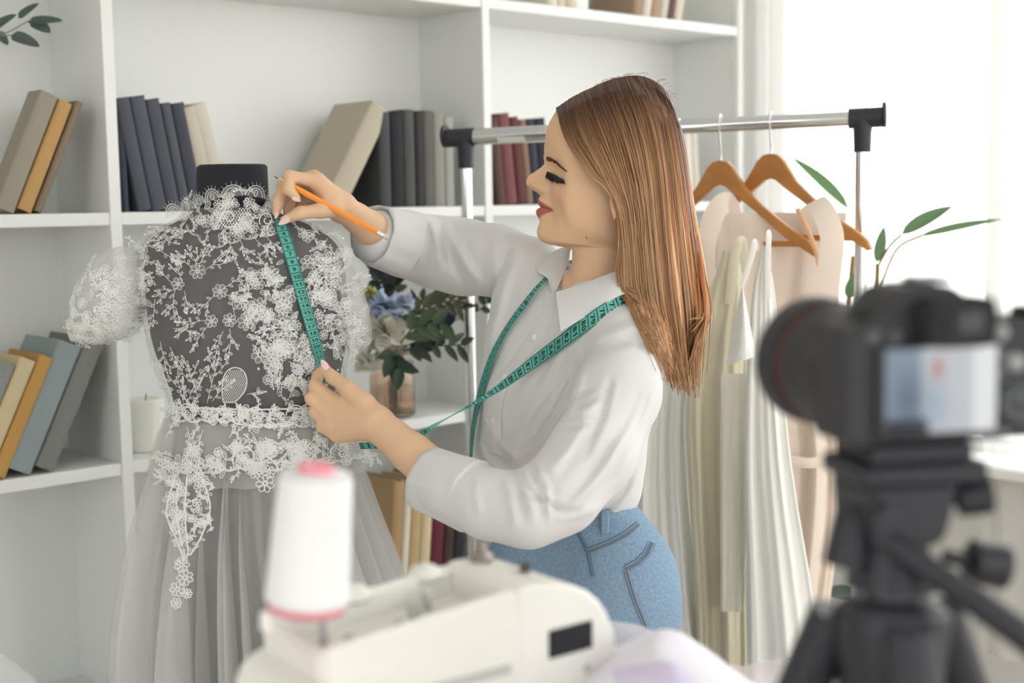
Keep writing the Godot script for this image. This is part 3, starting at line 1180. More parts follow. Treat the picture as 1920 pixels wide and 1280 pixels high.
	for f: Array in fl:
		var dd := 2.66
		var c := at(f[2], f[3], dd)
		var rad: float = f[4] * dd / FPX
		var o := thing(f[0], f[1], "flower", c, "bouquet in the amber vase")
		var mb := MB.new()
		for i in 46:
			var v := Vector3(rng.randf_range(-1, 1), rng.randf_range(-0.7, 1), rng.randf_range(-1, 1)).normalized()
			var s := rng.randf_range(0.25, 0.75)
			var side := v.cross(Vector3(0.3, 1, 0.2)).normalized()
			leaf(mb, c + v * rad * s * 0.5, (v + side * rng.randf_range(-0.5, 0.5)).normalized(), v.cross(side), rad * 0.85, rad * 0.8, 0.2, 0.3, 1.0, 6)
		part("petals", mb, mat(f[5], 0.8), o)
		var sm := MB.new()
		sm.tube(smooth(PackedVector3Array([c, c.lerp(neck, 0.6) + Vector3(0, 0.01, 0), neck, vp + Vector3(0, 0.03, 0) + (c - neck) * -0.15]), 14), 0.0022, 6)
		part("stem", sm, deep, o)
	# foliage: [label, base..tip pixels, leaf length px, width px, count, colour]
	var dark := mat(rgb(30, 42, 44), 0.55)
	var navy := mat(rgb(28, 38, 62), 0.55)
	var sprigs := [
		["dark leafy sprig rising behind the flowers", [Vector3(735, 650, 2.7), Vector3(712, 570, 2.72), Vector3(716, 505, 2.72)], 42, 24, 12, dark],
		["dark sprig standing at the top of the bouquet", [Vector3(740, 650, 2.7), Vector3(742, 560, 2.74), Vector3(735, 515, 2.75)], 40, 22, 10, deep],
		["olive sprig arching right under the far sleeve", [Vector3(745, 640, 2.68), Vector3(790, 580, 2.68), Vector3(868, 560, 2.66)], 40, 15, 14, mat(rgb(84, 88, 66), 0.6)],
		["thin olive sprig along the far sleeve's underside", [Vector3(750, 620, 2.72), Vector3(800, 556, 2.74), Vector3(872, 580, 2.72)], 34, 12, 12, mat(rgb(70, 72, 56), 0.6)],
		["broad green leaf spray on the bouquet's right", [Vector3(745, 650, 2.64), Vector3(780, 612, 2.63), Vector3(830, 606, 2.62)], 52, 19, 7, mat(rgb(76, 96, 68), 0.55)],
		["navy blue leaf cluster right of the flowers", [Vector3(745, 655, 2.67), Vector3(800, 632, 2.68), Vector3(838, 612, 2.68)], 46, 30, 8, navy],
		["drooping leaf sprig ending beside the chrome post", [Vector3(745, 660, 2.65), Vector3(800, 650, 2.64), Vector3(872, 646, 2.64)], 40, 15, 10, mat(rgb(62, 74, 60), 0.6)],
		["deep green leaves over the vase rim", [Vector3(740, 660, 2.6), Vector3(735, 672, 2.58), Vector3(752, 690, 2.57)], 44, 22, 7, mat(rgb(48, 72, 58), 0.55)],
		["dark sprig behind the far post at right", [Vector3(850, 600, 2.8), Vector3(900, 580, 2.82), Vector3(916, 560, 2.82)], 30, 14, 6, deep]]
	for s: Array in sprigs:
		var pts := curve(s[1], 20)
		var o := thing("foliage_sprig", s[0], "foliage", neck, "bouquet in the amber vase")
		var sm := MB.new()
		var path := PackedVector3Array([vp + Vector3(0, 0.03, 0), neck])
		path.append_array(pts.slice(2))
		sm.tube(smooth(path, 30), 0.0016, 6)
		part("stem", sm, s[5], o)
		for i in int(s[4]):
			var t: float = 0.25 + 0.75 * i / (s[4] - 1.0)
			var k := mini(int(t * 19), 18)
			var dir := (pts[k + 1] - pts[k]).normalized()
			var sd := dir.cross(to_eye).normalized() * (1.0 if i % 2 == 0 else -1.0)
			var lf := MB.new()
			var spin := rng.randf_range(-0.5, 0.5)
			leaf(lf, pts[k], dir * 0.7 + sd * rng.randf_range(0.5, 1.0) + to_eye * spin, to_eye + cam_u * rng.randf_range(-0.3, 0.8), s[2] * 2.65 / FPX * rng.randf_range(0.7, 1.1), s[3] * 2.65 / FPX, 0.5, 0.2)
			part("leaf", lf, s[5], o)


const FORM_D := 1.99
# row px, centre px, half width px, half depth m
const FORM_ROWS := [[308, 435, 60, 0.044], [312, 435, 65, 0.05], [330, 435, 66, 0.051], [375, 436, 68, 0.053], [392, 438, 76, 0.058], [405, 441, 98, 0.063], [420, 445, 132, 0.068], [440, 449, 164, 0.075], [462, 452, 184, 0.084], [490, 456, 192, 0.094], [540, 462, 192, 0.112], [600, 467, 190, 0.124], [650, 470, 182, 0.12], [700, 476, 168, 0.108], [760, 481, 156, 0.096], [800, 482, 160, 0.098], [860, 482, 164, 0.1], [940, 484, 166, 0.1], [1040, 488, 168, 0.102], [1140, 490, 166, 0.102], [1250, 490, 162, 0.1], [1262, 490, 152, 0.095]]
const SKIRT_ROWS := [[772, 481, 162, 0.102], [800, 481, 172, 0.114], [850, 480, 182, 0.126], [900, 484, 200, 0.146], [980, 488, 222, 0.162], [1060, 496, 242, 0.176], [1180, 506, 260, 0.19], [1280, 516, 272, 0.2], [1600, 530, 300, 0.23], [2140, 540, 350, 0.28]]
const PEPLUM_ROWS := [[758, 481, 164, 0.106], [780, 481, 172, 0.112], [800, 482, 182, 0.12], [830, 484, 192, 0.128], [860, 486, 199, 0.133], [892, 486, 205, 0.138]]
var side_h: Vector3
var near_h: Vector3
var row_cache := {}


func rows_of(called: String, rows: Array) -> Array:
	if not row_cache.has(called):
		var c := PackedFloat32Array()
		var a := PackedFloat32Array()
		var b := PackedFloat32Array()
		var y0 := int(rows[0][0])
		var y1 := int(rows[rows.size() - 1][0])
		for y in range(y0, y1 + 1):
			c.append(table(rows, y, 1))
			a.append(table(rows, y, 2))
			b.append(table(rows, y, 3))
		row_cache[called] = [y0, y1, c, a, b]
	return row_cache[called]


# a point of a body of stacked horizontal ovals: angle 0 faces the camera, +90 degrees is image right
func oval(called: String, th: float, y: float, off := 0.0) -> Vector3:
	var r: Array = row_cache[called]
	var f := clampf(y - r[0], 0.0, r[2].size() - 1.001)
	var i := int(f)
	var w := f - i
	var c := lerpf(r[2][i], r[2][i + 1], w)
	var a := lerpf(r[3][i], r[3][i + 1], w) * FORM_D / FPX + off
	var b := lerpf(r[4][i], r[4][i + 1], w) + off
	return at(c, y, FORM_D) + side_h * a * sin(th) + near_h * b * cos(th)


func project(p: Vector3) -> Vector2:
	var q := p - EYE
	var d := q.dot(cam_f)
	return Vector2(960.0 + q.dot(cam_r) / d * FPX, 640.0 - q.dot(cam_u) / d * FPX)


# the point of that body seen at a pixel, off metres above its surface
func on_oval(called: String, px: float, py: float, off: float) -> Vector3:
	var r: Array = row_cache[called]
	var x := px
	var y := py
	var p := Vector3.ZERO
	for k in 4:
		var i := clampi(int(y) - r[0], 0, r[2].size() - 1)
		var s: float = (x - r[2][i]) / r[3][i]
		var cl := clampf(s, -0.97, 0.97)
		p = oval(called, asin(cl), y, off) + side_h * (s - cl) * r[3][i] * FORM_D / FPX
		if k < 3:
			var q := project(p)
			x += px - q.x
			y += py - q.y
	return p


class Lace:
	var line := MB.new()
	var fill := MB.new()
	var put: Callable
	var eye: Vector3

	func bend(pts: Array, n: int) -> PackedVector2Array:
		var out := PackedVector2Array()
		var m := pts.size() - 1
		for i in n:
			var t := float(i) / (n - 1) * m
			var k := mini(int(t), m - 1)
			out.append(pts[k].cubic_interpolate(pts[k + 1], pts[maxi(k - 1, 0)], pts[mini(k + 2, m)], t - k))
		return out

	# a raised cord along pixels
	func cord(pts: PackedVector2Array, w: float, closed := false) -> void:
		var n := pts.size()
		if n < 2:
			return
		var p := PackedVector3Array()
		for q in pts:
			p.append(put.call(q.x, q.y, 0.0028))
		var first := line.v.size()
		for i in n:
			var t: Vector3 = (p[(i + 1) % n] - p[(i - 1 + n) % n]) if closed else (p[mini(i + 1, n - 1)] - p[maxi(i - 1, 0)])
			var toward := (eye - p[i]).normalized()
			var s := t.cross(toward).normalized() * w * 0.00039
			line.vert(p[i] - s)
			line.vert(p[i] + toward * w * 0.0004)
			line.vert(p[i] + s)
		for i in (n if closed else n - 1):
			var j := (i + 1) % n
			for k in 2:
				line.quad(first + i * 3 + k, first + i * 3 + k + 1, first + j * 3 + k + 1, first + j * 3 + k)

	func patch(pts: PackedVector2Array) -> void:
		var mid := Vector2.ZERO
		for q in pts:
			mid += q
		mid /= pts.size()
		var m := fill.vert(put.call(mid.x, mid.y, 0.0022))
		var first := fill.v.size()
		for q in pts:
			fill.vert(put.call(q.x, q.y, 0.0022))
		for i in pts.size():
			fill.tri(m, first + i, first + (i + 1) % pts.size())

	func loop(base: Vector2, ang: float, length: float, width: float, w: float, filled := true, vein := false) -> void:
		var pts := PackedVector2Array()
		var d := Vector2.from_angle(ang)
		var s := d.orthogonal()
		for i in 10:
			var a := TAU * i / 10.0
			var t := 0.5 - 0.5 * cos(a)
			pts.append(base + d * length * t + s * width * 0.5 * sin(a) * (0.55 + 0.45 * t))
		cord(pts, w, true)
		if filled:
			patch(pts)
		if vein:
			cord(PackedVector2Array([base, base + d * length * 0.8]), w * 0.7)

	func flower(c: Vector2, r: float, n: int, rot: float, w: float) -> void:
		for i in n:
			loop(c + Vector2.from_angle(rot + TAU * i / n) * r * 0.22, rot + TAU * i / n, r * 0.8, r * 5.0 / n, w)
		ring(c, r * 0.2, w)

	func ring(c: Vector2, r: float, w: float, n := 8) -> void:
		var pts := PackedVector2Array()
		for i in n:
			pts.append(c + Vector2.from_angle(TAU * i / n) * r)
		cord(pts, w, true)

	func dot(c: Vector2, r: float) -> void:
		var pts := PackedVector2Array()
		for i in 6:
			pts.append(c + Vector2.from_angle(TAU * i / 6) * r)
		var first := line.v.size()
		for q in pts:
			line.vert(put.call(q.x, q.y, 0.003))
		for i in range(1, 5):
			line.tri(first, first + i, first + i + 1)

	func vine(from: Vector2, ang: float, length: float, bend: float, leaf: float, w: float, rng: RandomNumberGenerator) -> Vector2:
		var pts := PackedVector2Array([from])
		var n := maxi(4, int(length / 5.0))
		var p := from
		var a := ang
		for i in n:
			a += bend / n + sin(i * 1.9) * 0.12
			p += Vector2.from_angle(a) * length / n
			pts.append(p)
			if i % 2 == 1 or leaf < 7.0:
				var s := 1.0 if (i / 2) % 2 == 0 else -1.0
				loop(p, a + s * rng.randf_range(0.6, 1.1), leaf * rng.randf_range(0.8, 1.2), leaf * 0.55, w)
		cord(pts, w)
		loop(p, a, leaf, leaf * 0.55, w)
		dot(p + Vector2.from_angle(a) * (leaf + 2.0), 1.9)
		return p

	# branching spray
	func spray(from: Vector2, ang: float, length: float, branches: int, w: float, rng: RandomNumberGenerator) -> void:
		var p := vine(from, ang, length, rng.randf_range(-0.5, 0.5), 9.0, w, rng)
		for i in branches:
			var t := rng.randf_range(0.25, 0.85)
			var s := 1.0 if i % 2 == 0 else -1.0
			vine(from.lerp(p, t), ang + s * rng.randf_range(0.5, 1.0), length * rng.randf_range(0.3, 0.55), -s * 0.5, 7.5, w, rng)

	func net(poly: PackedVector2Array, step: float, w: float) -> void:
		var lo := poly[0]
		var hi := poly[0]
		for q in poly:
			lo = lo.min(q)
			hi = hi.max(q)
		for dirn: float in [-1.0, 1.0]:
			var o := lo.x - (hi.y - lo.y)
			while o < hi.x + (hi.y - lo.y):
				var run := PackedVector2Array()
				var y := lo.y
				while y <= hi.y:
					var q := Vector2(o + dirn * (y - lo.y) * 0.6 + (0.0 if dirn > 0 else (hi.y - lo.y) * 0.6) + sin(y * 1.2) * 0.5, y)
					if Geometry2D.is_point_in_polygon(q, poly):
						run.append(q)
					elif run.size():
						cord(run, w)
						run = PackedVector2Array()
					y += 4.0
				cord(run, w)
				o += step

	func scatter(poly: PackedVector2Array, count: int, rng: RandomNumberGenerator, w: float, r0 := 8.0, r1 := 17.0) -> void:
		var lo := poly[0]
		var hi := poly[0]
		for q in poly:
			lo = lo.min(q)
			hi = hi.max(q)
		for i in count:
			var c := Vector2(rng.randf_range(lo.x, hi.x), rng.randf_range(lo.y, hi.y))
			if not Geometry2D.is_point_in_polygon(c, poly):
				continue
			var k := rng.randf()
			if k < 0.42:
				flower(c, rng.randf_range(r0, r1), rng.randi_range(5, 8), rng.randf() * TAU, w)
			elif k < 0.72:
				vine(c, rng.randf() * TAU, rng.randf_range(18, 36), rng.randf_range(-2.0, 2.0), 6.5, w, rng)
			else:
				loop(c, rng.randf() * TAU, rng.randf_range(12, 24), rng.randf_range(8, 13), w, true, true)

	# scrolled edge of arches along a line, with fringe on the outside
	func arches(pts: PackedVector2Array, rise: float, out: float, w: float, fringe: float) -> void:
		for i in pts.size() - 1:
			var a := pts[i]
			var b := pts[i + 1]
			var d := b - a
			var up := d.orthogonal().normalized() * out
			for ring_no in 2:
				var arch := PackedVector2Array()
				var k := 1.0 - 0.25 * ring_no
				for j in 9:
					var t := PI * j / 8.0
					arch.append((a + b) / 2 - d * 0.5 * k * cos(t) + up * rise * k * sin(t))
				cord(arch, w * 1.15)
				if ring_no == 0 and fringe > 0.0:
					for j in range(0, 9):
						var t := PI * (j + 0.3) / 9.0
						var q := (a + b) / 2 - d * 0.5 * cos(t) + up * rise * sin(t)
						cord(PackedVector2Array([q, q + (q - (a + b) / 2).normalized() * fringe]), w * 0.55)
			loop((a + b) / 2, up.angle(), rise * 0.6, rise * 0.4, w)

	func scroll(c: Vector2, r: float, a0: float, turns: float, w: float) -> void:
		var pts := PackedVector2Array()
		for i in 22:
			var t := i / 21.0
			pts.append(c + Vector2.from_angle(a0 + turns * TAU * t) * r * (1.0 - 0.8 * t))
		cord(pts, w)


func build_form() -> void:
	side_h = Vector3(cam_r.x, 0, cam_r.z).normalized()
	near_h = -Vector3(cam_f.x, 0, cam_f.z).normalized()
	rows_of("form", FORM_ROWS)
	rows_of("skirt", SKIRT_ROWS)
	rows_of("peplum", PEPLUM_ROWS)
	var foot := at(482, 1250, FORM_D)
	foot.y = 0
	var f := thing("dress_form", "black tailor's dress form wearing the grey lace dress", "dress form", foot)
	var black := mat(rgb(24, 26, 36), 0.85)
	black.rim_enabled = true
	black.rim = 0.25
	bumpy(black, M.weave, 16.0, 0.02)
	var mb := MB.new()
	var rows := []
	for y in range(372, 1263, 6):
		var row := PackedVector3Array()
		for k in 72:
			row.append(oval("form", -TAU * k / 72, y, -0.004))
		rows.append(row)
	mb.grid(rows, true)
	mb.cap(rows[rows.size() - 1], true)
	part("torso", mb, black, f)
	var nk := MB.new()
	rows.clear()
	for y: float in [380.0, 370.0, 350.0, 330.0, 318.0, 313.0, 310.0, 308.5]:
		var row := PackedVector3Array()
		for k in 60:
			row.append(oval("form", -TAU * k / 60, y, 0.0))
		rows.append(row)
	rows.reverse()
	nk.grid(rows, true)
	nk.cap(rows[0])
	part("neck_cap", nk, black, f)
	var pole := MB.new()
	pole.tube(PackedVector3Array([at(482, 1240, FORM_D), foot + Vector3(0, 0.1, 0)]), 0.016, 18)
	part("pole", pole, M.chrome, f)
	for i in 3:
		var leg := MB.new()
		var d := Vector3(cos(TAU * i / 3 + 0.4), 0, sin(TAU * i / 3 + 0.4))
		leg.tube(smooth(PackedVector3Array([foot + Vector3(0, 0.16, 0), foot + d * 0.12 + Vector3(0, 0.1, 0), foot + d * 0.26 + Vector3(0, 0.012, 0)]), 10), 0.011, 12)
		part("leg", leg, M.rack_black, f)


func puff(center: Vector2, outline: PackedVector2Array, d: float, bulge: float, wave: float) -> Array:
	# two shells, front and back, each rows from the middle outwards
	var out := []
	var n := outline.size()
	var ring := PackedVector2Array()
	for i in n * 6:
		var t := float(i) / 6.0
		var k := int(t)
		ring.append(outline[k].cubic_interpolate(outline[(k + 1) % n], outline[(k - 1 + n) % n], outline[(k + 2) % n], t - k))
	for s: float in [1.0, -1.0]:
		var rows := []
		for j in 15:
			var t := j / 14.0
			var row := PackedVector3Array()
			for i in ring.size():
				var q := center.lerp(ring[i], t)
				var wv := sin(i * 0.55 + 1.3 * s) * wave * t * (1.0 - t * 0.5) + sin(i * 1.3) * wave * 0.5 * t
				row.append(at(q.x, q.y, d) + near_h * (s * bulge * sqrt(maxf(0.0, 1.0 - t * t)) + wv))
			rows.append(row)
		out.append(rows)
	return out


func build_dress() -> void:
	rng.seed = 23
	var foot := at(482, 1250, FORM_D)
	foot.y = 0
	var o := thing("lace_dress", "sheer grey tulle dress with white floral lace on the dress form", "dress", foot)
	var tulle := sheer(rgb(226, 224, 222), 0.17, 0.35)
	var skirt_tulle := sheer(rgb(232, 231, 229), 0.27, 0.35)
	var puff_tulle := sheer(rgb(240, 240, 239), 0.34, 0.5)
	var thread := mat(rgb(238, 238, 236), 0.7)
	thread.backlight_enabled = true
	thread.backlight = Color(0.3, 0.3, 0.3)
	var film := sheer(rgb(238, 238, 237), 0.22, 0.4)
	# bodice with soft drag folds
	var mb := MB.new()
	var rows := []
	for y in range(388, 776, 4):
		var row := PackedVector3Array()
		for k in 160:
			var th := -TAU * k / 160
			var fold := 0.0012 * sin(th * 26.0 + y * 0.055) + 0.0009 * sin(th * 41.0 - y * 0.03)
			row.append(oval("form", th, y, 0.003 + maxf(fold, -0.001)))
		rows.append(row)
	mb.grid(rows, true)
	var bodice := part("bodice", mb, tulle, o)
	# gathered skirt, two layers
	for layer in 2:
		mb = MB.new()
		rows = []
		for j in 64:
			var t := j / 63.0
			var y := lerpf(774.0, 2130.0, pow(t, 1.35))
			var row := PackedVector3Array()
			var deep := (0.009 + 0.034 * smoothstep(774.0, 1250.0, y)) * (1.0 - 0.3 * layer)
			for k in 540:
				var th := -TAU * k / 540
				var warp := th + 0.13 * sin(th * 5.0 + layer * 2.0) + 0.06 * sin(th * 11.0 + 1.0)
				var f := sin(warp * 20.0 + layer * 1.7) + 0.4 * sin(warp * 33.0 + 0.7 + layer) * sin(th * 3.0 + y * 0.002)
				f = signf(f) * pow(absf(f), 0.6)
				row.append(oval("skirt", th + (0.022 + 0.03 * smoothstep(774.0, 1100.0, y)) * cos(warp * 20.0 + layer * 1.7), y, deep * (f - 0.5) - 0.012 * layer * smoothstep(774.0, 1000.0, y)))
			rows.append(row)
		mb.grid(rows, true)
		part("skirt_layer", mb, skirt_tulle, o)
	# peplum
	mb = MB.new()
	rows = []
	for j in 22:
		var y := 762.0 + j * 5.6
		var row := PackedVector3Array()
		for k in 240:
			var th := -TAU * k / 240
			row.append(oval("peplum", th, y, 0.004 * sin(th * 19.0 + 0.6) * smoothstep(770.0, 880.0, y)))
		rows.append(row)
	mb.grid(rows, true)
	var peplum := part("peplum", mb, sheer(rgb(236, 236, 234), 0.3, 0.4), o)
	# sleeves
	var left := PackedVector2Array([Vector2(262, 466), Vector2(228, 462), Vector2(190, 474), Vector2(160, 508), Vector2(140, 560), Vector2(132, 608), Vector2(140, 636), Vector2(176, 646), Vector2(222, 638), Vector2(258, 622), Vector2(276, 580), Vector2(280, 520)])
	var right := PackedVector2Array([Vector2(628, 462), Vector2(652, 486), Vector2(676, 530), Vector2(692, 584), Vector2(697, 630), Vector2(682, 650), Vector2(662, 660), Vector2(646, 640), Vector2(632, 590), Vector2(622, 520)])
	var sides := [[Vector2(206, 556), left, 2.0, 0.075], [Vector2(656, 570), right, 2.0, 0.06]]
	for s: Array in sides:
		var shells := puff(s[0], s[1], s[2], s[3], 0.006)
		mb = MB.new()
		mb.grid(shells[0], true)
		mb.grid(shells[1], true)
		s.append(part("puff_sleeve", mb, puff_tulle, o))
	# lace on the bodice
	var l := Lace.new()
	l.eye = EYE
	l.put = func(x: float, y: float, off: float) -> Vector3: return on_oval("form", x, y, off + 0.004)
	var w := 0.85
	for f: Array in [[Vector2(370, 508), 15, 7], [Vector2(333, 532), 12, 6], [Vector2(412, 546), 14, 7], [Vector2(298, 462), 9, 6], [Vector2(396, 602), 12, 6], [Vector2(430, 600), 13, 7], [Vector2(452, 566), 14, 7]]:
		l.flower(f[0], f[1], f[2], rng.randf() * TAU, w)
		l.net(PackedVector2Array([f[0] + Vector2(-6, 0), f[0] + Vector2(0, -6), f[0] + Vector2(6, 0), f[0] + Vector2(0, 6)]), 3.0, 0.6)
	for v: Array in [[370, 500, -1.9, 34, 2], [372, 500, -1.2, 36, 2], [362, 502, -2.6, 38, 2], [384, 506, -0.6, 46, 3], [330, 540, 2.5, 36, 2], [328, 542, 1.8, 50, 3], [322, 530, -2.5, 34, 2], [340, 526, -1.9, 40, 2], [345, 545, 1.2, 32, 2], [420, 540, -0.7, 40, 2], [420, 552, 0.2, 40, 3], [402, 552, 2.2, 40, 2], [384, 600, 3.0, 48, 3], [392, 608, 2.3, 46, 2], [418, 620, 1.9, 50, 3], [430, 616, 1.3, 44, 2], [440, 590, -2.0, 30, 1], [300, 470, 0.5, 34, 2], [282, 452, -0.3, 46, 2], [268, 470, 1.4, 60, 3], [290, 560, 1.6, 40, 1],
			[344, 756, -1.8, 40, 3], [352, 756, -1.4, 66, 3], [372, 756, -1.75, 84, 3], [388, 756, -1.4, 74, 4], [398, 752, -1.1, 46, 2], [300, 640, 1.3, 50, 2], [318, 650, 1.0, 48, 2], [306, 690, 1.4, 40, 1], [325, 615, 0.1, 30, 1], [462, 740, -0.4, 26, 1], [450, 450, 1.1, 34, 2], [478, 448, 0.7, 40, 2], [500, 445, 0.9, 30, 2], [430, 452, 1.4, 36, 2], [360, 430, 2.6, 60, 3], [330, 425, 2.7, 50, 3], [520, 740, -1.7, 40, 2], [540, 752, -1.3, 36, 2], [575, 752, -1.7, 36, 2], [640, 690, 1.5, 46, 2], [600, 752, -1.4, 50, 2]]:
		l.spray(Vector2(v[0], v[1]), v[2], v[3], v[4], w, rng)
	# dense bouquets of lace
	var bust := PackedVector2Array([Vector2(470, 508), Vector2(500, 490), Vector2(528, 498), Vector2(548, 540), Vector2(562, 600), Vector2(590, 650), Vector2(596, 690), Vector2(560, 716), Vector2(520, 712), Vector2(488, 690), Vector2(462, 650), Vector2(455, 600), Vector2(450, 560)])
	l.scatter(bust, 190, rng, w, 9.0, 17.0)
	l.scatter(PackedVector2Array([Vector2(545, 425), Vector2(610, 430), Vector2(650, 470), Vector2(668, 540), Vector2(660, 620), Vector2(640, 680), Vector2(612, 670), Vector2(596, 610), Vector2(575, 540), Vector2(552, 470)]), 170, rng, w, 8.0, 15.0)
	l.scatter(PackedVector2Array([Vector2(236, 452), Vector2(268, 446), Vector2(284, 520), Vector2(276, 590), Vector2(262, 560)]), 46, rng, w, 6.0, 11.0)
	l.scatter(PackedVector2Array([Vector2(275, 630), Vector2(290, 640), Vector2(318, 740), Vector2(306, 750)]), 40, rng, w, 5.0, 9.0)
	l.scatter(PackedVector2Array([Vector2(500, 712), Vector2(596, 700), Vector2(596, 740), Vector2(530, 740)]), 26, rng, w, 7.0, 12.0)
	# paisley
	var pa := l.bend([Vector2(418, 754), Vector2(416, 730), Vector2(420, 704), Vector2(434, 690), Vector2(452, 692), Vector2(462, 708), Vector2(460, 730), Vector2(450, 744), Vector2(440, 754)], 30)
	l.cord(pa, 2.0, true)
	l.net(pa, 4.0, 0.7)
	# high collar
	var top := PackedVector2Array([Vector2(312, 408), Vector2(340, 398), Vector2(366, 390), Vector2(386, 380), Vector2(414, 370), Vector2(460, 366), Vector2(496, 372), Vector2(518, 396)])
	l.arches(top, 22.0, 1.0, w, 7.0)
	for i in top.size() - 1:
		var arch := PackedVector2Array()
		for j in 9:
			var t := PI * j / 8.0
			arch.append((top[i] + top[i + 1]) / 2 - (top[i + 1] - top[i]) * 0.5 * cos(t) + (top[i + 1] - top[i]).orthogonal().normalized() * 22.0 * sin(t))
		l.patch(arch)
	var collar := PackedVector2Array([Vector2(314, 404), Vector2(366, 386), Vector2(420, 362), Vector2(482, 360), Vector2(516, 388), Vector2(522, 430), Vector2(470, 440), Vector2(430, 450), Vector2(396, 462), Vector2(372, 440), Vector2(346, 418)])
	l.scatter(collar, 90, rng, w, 7.0, 13.0)
	l.net(PackedVector2Array([Vector2(386, 400), Vector2(470, 386), Vector2(472, 430), Vector2(400, 430)]), 5.5, 0.9)
	l.scroll(Vector2(428, 408), 20, 0.5, 1.4, 2.2)
	l.scroll(Vector2(500, 412), 15, 2.5, 1.3, 2.0)
	l.arches(PackedVector2Array([Vector2(350, 420), Vector2(372, 440), Vector2(396, 460), Vector2(424, 452), Vector2(452, 443), Vector2(484, 438), Vector2(520, 432)]), 8.0, -1.0, w, 0.0)
	for i in 30:
		l.dot(Vector2(rng.randf_range(470, 640), rng.randf_range(480, 700)), 2.0)
	part("bodice_lace", l.line, thread, bodice)
	part("lace_petals", l.fill, film, bodice)
	# sleeve lace
	for s: Array in sides:
		var sl := Lace.new()
		sl.eye = EYE
		var c: Vector2 = s[0]
		var poly: PackedVector2Array = s[1]
		var bulge: float = s[3]
		var dd: float = s[2]
		sl.put = func(x: float, y: float, off: float) -> Vector3:
			var q := Vector2(x, y) - c
			var reach := 20.0
			var far := c + q.normalized() * 400.0
			for i in poly.size():
				var hit = Geometry2D.segment_intersects_segment(c, far, poly[i], poly[(i + 1) % poly.size()])
				if hit != null:
					reach = (hit - c).length()
			var t := minf(q.length() / reach, 1.0)
			return at(x, y, dd) + near_h * (bulge * sqrt(maxf(0.0, 1.0 - t * t)) + 0.006 + off)
		sl.scatter(poly, 60 if c.x < 400 else 70, rng, 0.8, 6.0, 13.0)
		if c.x < 400:
			sl.scatter(PackedVector2Array([Vector2(150, 560), Vector2(270, 560), Vector2(262, 624), Vector2(180, 645), Vector2(138, 632)]), 60, rng, 0.85, 6.0, 12.0)
			sl.scatter(PackedVector2Array([Vector2(215, 470), Vector2(268, 470), Vector2(276, 600), Vector2(230, 560)]), 36, rng, 0.9, 6.0, 10.0)
		part("sleeve_lace", sl.line, thread, s[4])
		part("lace_petals", sl.fill, film, s[4])
	# waist band and peplum lace
	l = Lace.new()
	l.eye = EYE
	l.put = func(x: float, y: float, off: float) -> Vector3: return on_oval("peplum", x, y, off + 0.003)
	l.scatter(PackedVector2Array([Vector2(318, 760), Vector2(480, 766), Vector2(650, 758), Vector2(660, 786), Vector2(600, 796), Vector2(480, 798), Vector2(318, 780)]), 150, rng, 1.25, 6.0, 11.0)
	l.cord(PackedVector2Array([Vector2(320, 762), Vector2(360, 764), Vector2(400, 766), Vector2(480, 768), Vector2(560, 766), Vector2(640, 760)]), 3.0)
	l.arches(PackedVector2Array([Vector2(322, 780), Vector2(350, 786), Vector2(378, 784), Vector2(406, 784), Vector2(434, 786), Vector2(462, 792), Vector2(492, 796), Vector2(520, 794), Vector2(550, 792), Vector2(580, 796), Vector2(610, 792), Vector2(640, 786)]), 7.0, -1.0, 1.6, 0.0)
	for s: Array in [[352, 775, 22], [480, 780, 20], [556, 776, 20], [604, 778, 18], [410, 778, 16]]:
		l.scroll(Vector2(s[0], s[1]), s[2], 3.0, 1.2, 2.4)
	l.scatter(PackedVector2Array([Vector2(290, 836), Vector2(340, 846), Vector2(420, 830), Vector2(520, 826), Vector2(690, 820), Vector2(690, 860), Vector2(560, 878), Vector2(420, 886), Vector2(300, 890)]), 240, rng, 1.25, 7.0, 13.0)
	for v: Array in [[350, 800, 1.2, 30, 1], [380, 805, 1.8, 34, 2], [430, 820, -1.0, 26, 2], [470, 810, 0.8, 34, 2], [540, 800, 1.4, 40, 2], [590, 805, 1.2, 34, 2], [620, 820, 0.4, 30, 2], [310, 820, -1.1, 36, 2]]:
		l.spray(Vector2(v[0], v[1]), v[2], v[3], v[4], 1.2, rng)
	l.flower(Vector2(452, 838), 17, 8, 0.3, 1.5)
	l.flower(Vector2(505, 842), 18, 8, 0.0, 1.5)
	l.scroll(Vector2(460, 858), 26, 2.6, 1.1, 2.6)
	l.scroll(Vector2(640, 848), 22, 2.6, 1.1, 2.4)
	l.arches(PackedVector2Array([Vector2(288, 886), Vector2(312, 890), Vector2(336, 882), Vector2(362, 878), Vector2(390, 882), Vector2(418, 878), Vector2(446, 872), Vector2(474, 874), Vector2(504, 878), Vector2(534, 872), Vector2(566, 868), Vector2(598, 862), Vector2(632, 862), Vector2(662, 856), Vector2(690, 846)]), 8.0, -1.0, 1.7, 0.0)
	part("peplum_lace", l.line, thread, peplum)
	part("lace_petals", l.fill, film, peplum)
	# lace tail hanging on the skirt
	l = Lace.new()
	l.eye = EYE
	l.put = func(x: float, y: float, off: float) -> Vector3: return on_oval("skirt", x, y, off + 0.03)
	l.scatter(PackedVector2Array([Vector2(318, 890), Vector2(386, 884), Vector2(392, 990), Vector2(364, 1030), Vector2(334, 1040), Vector2(312, 980)]), 60, rng, 1.3, 6.0, 11.0)
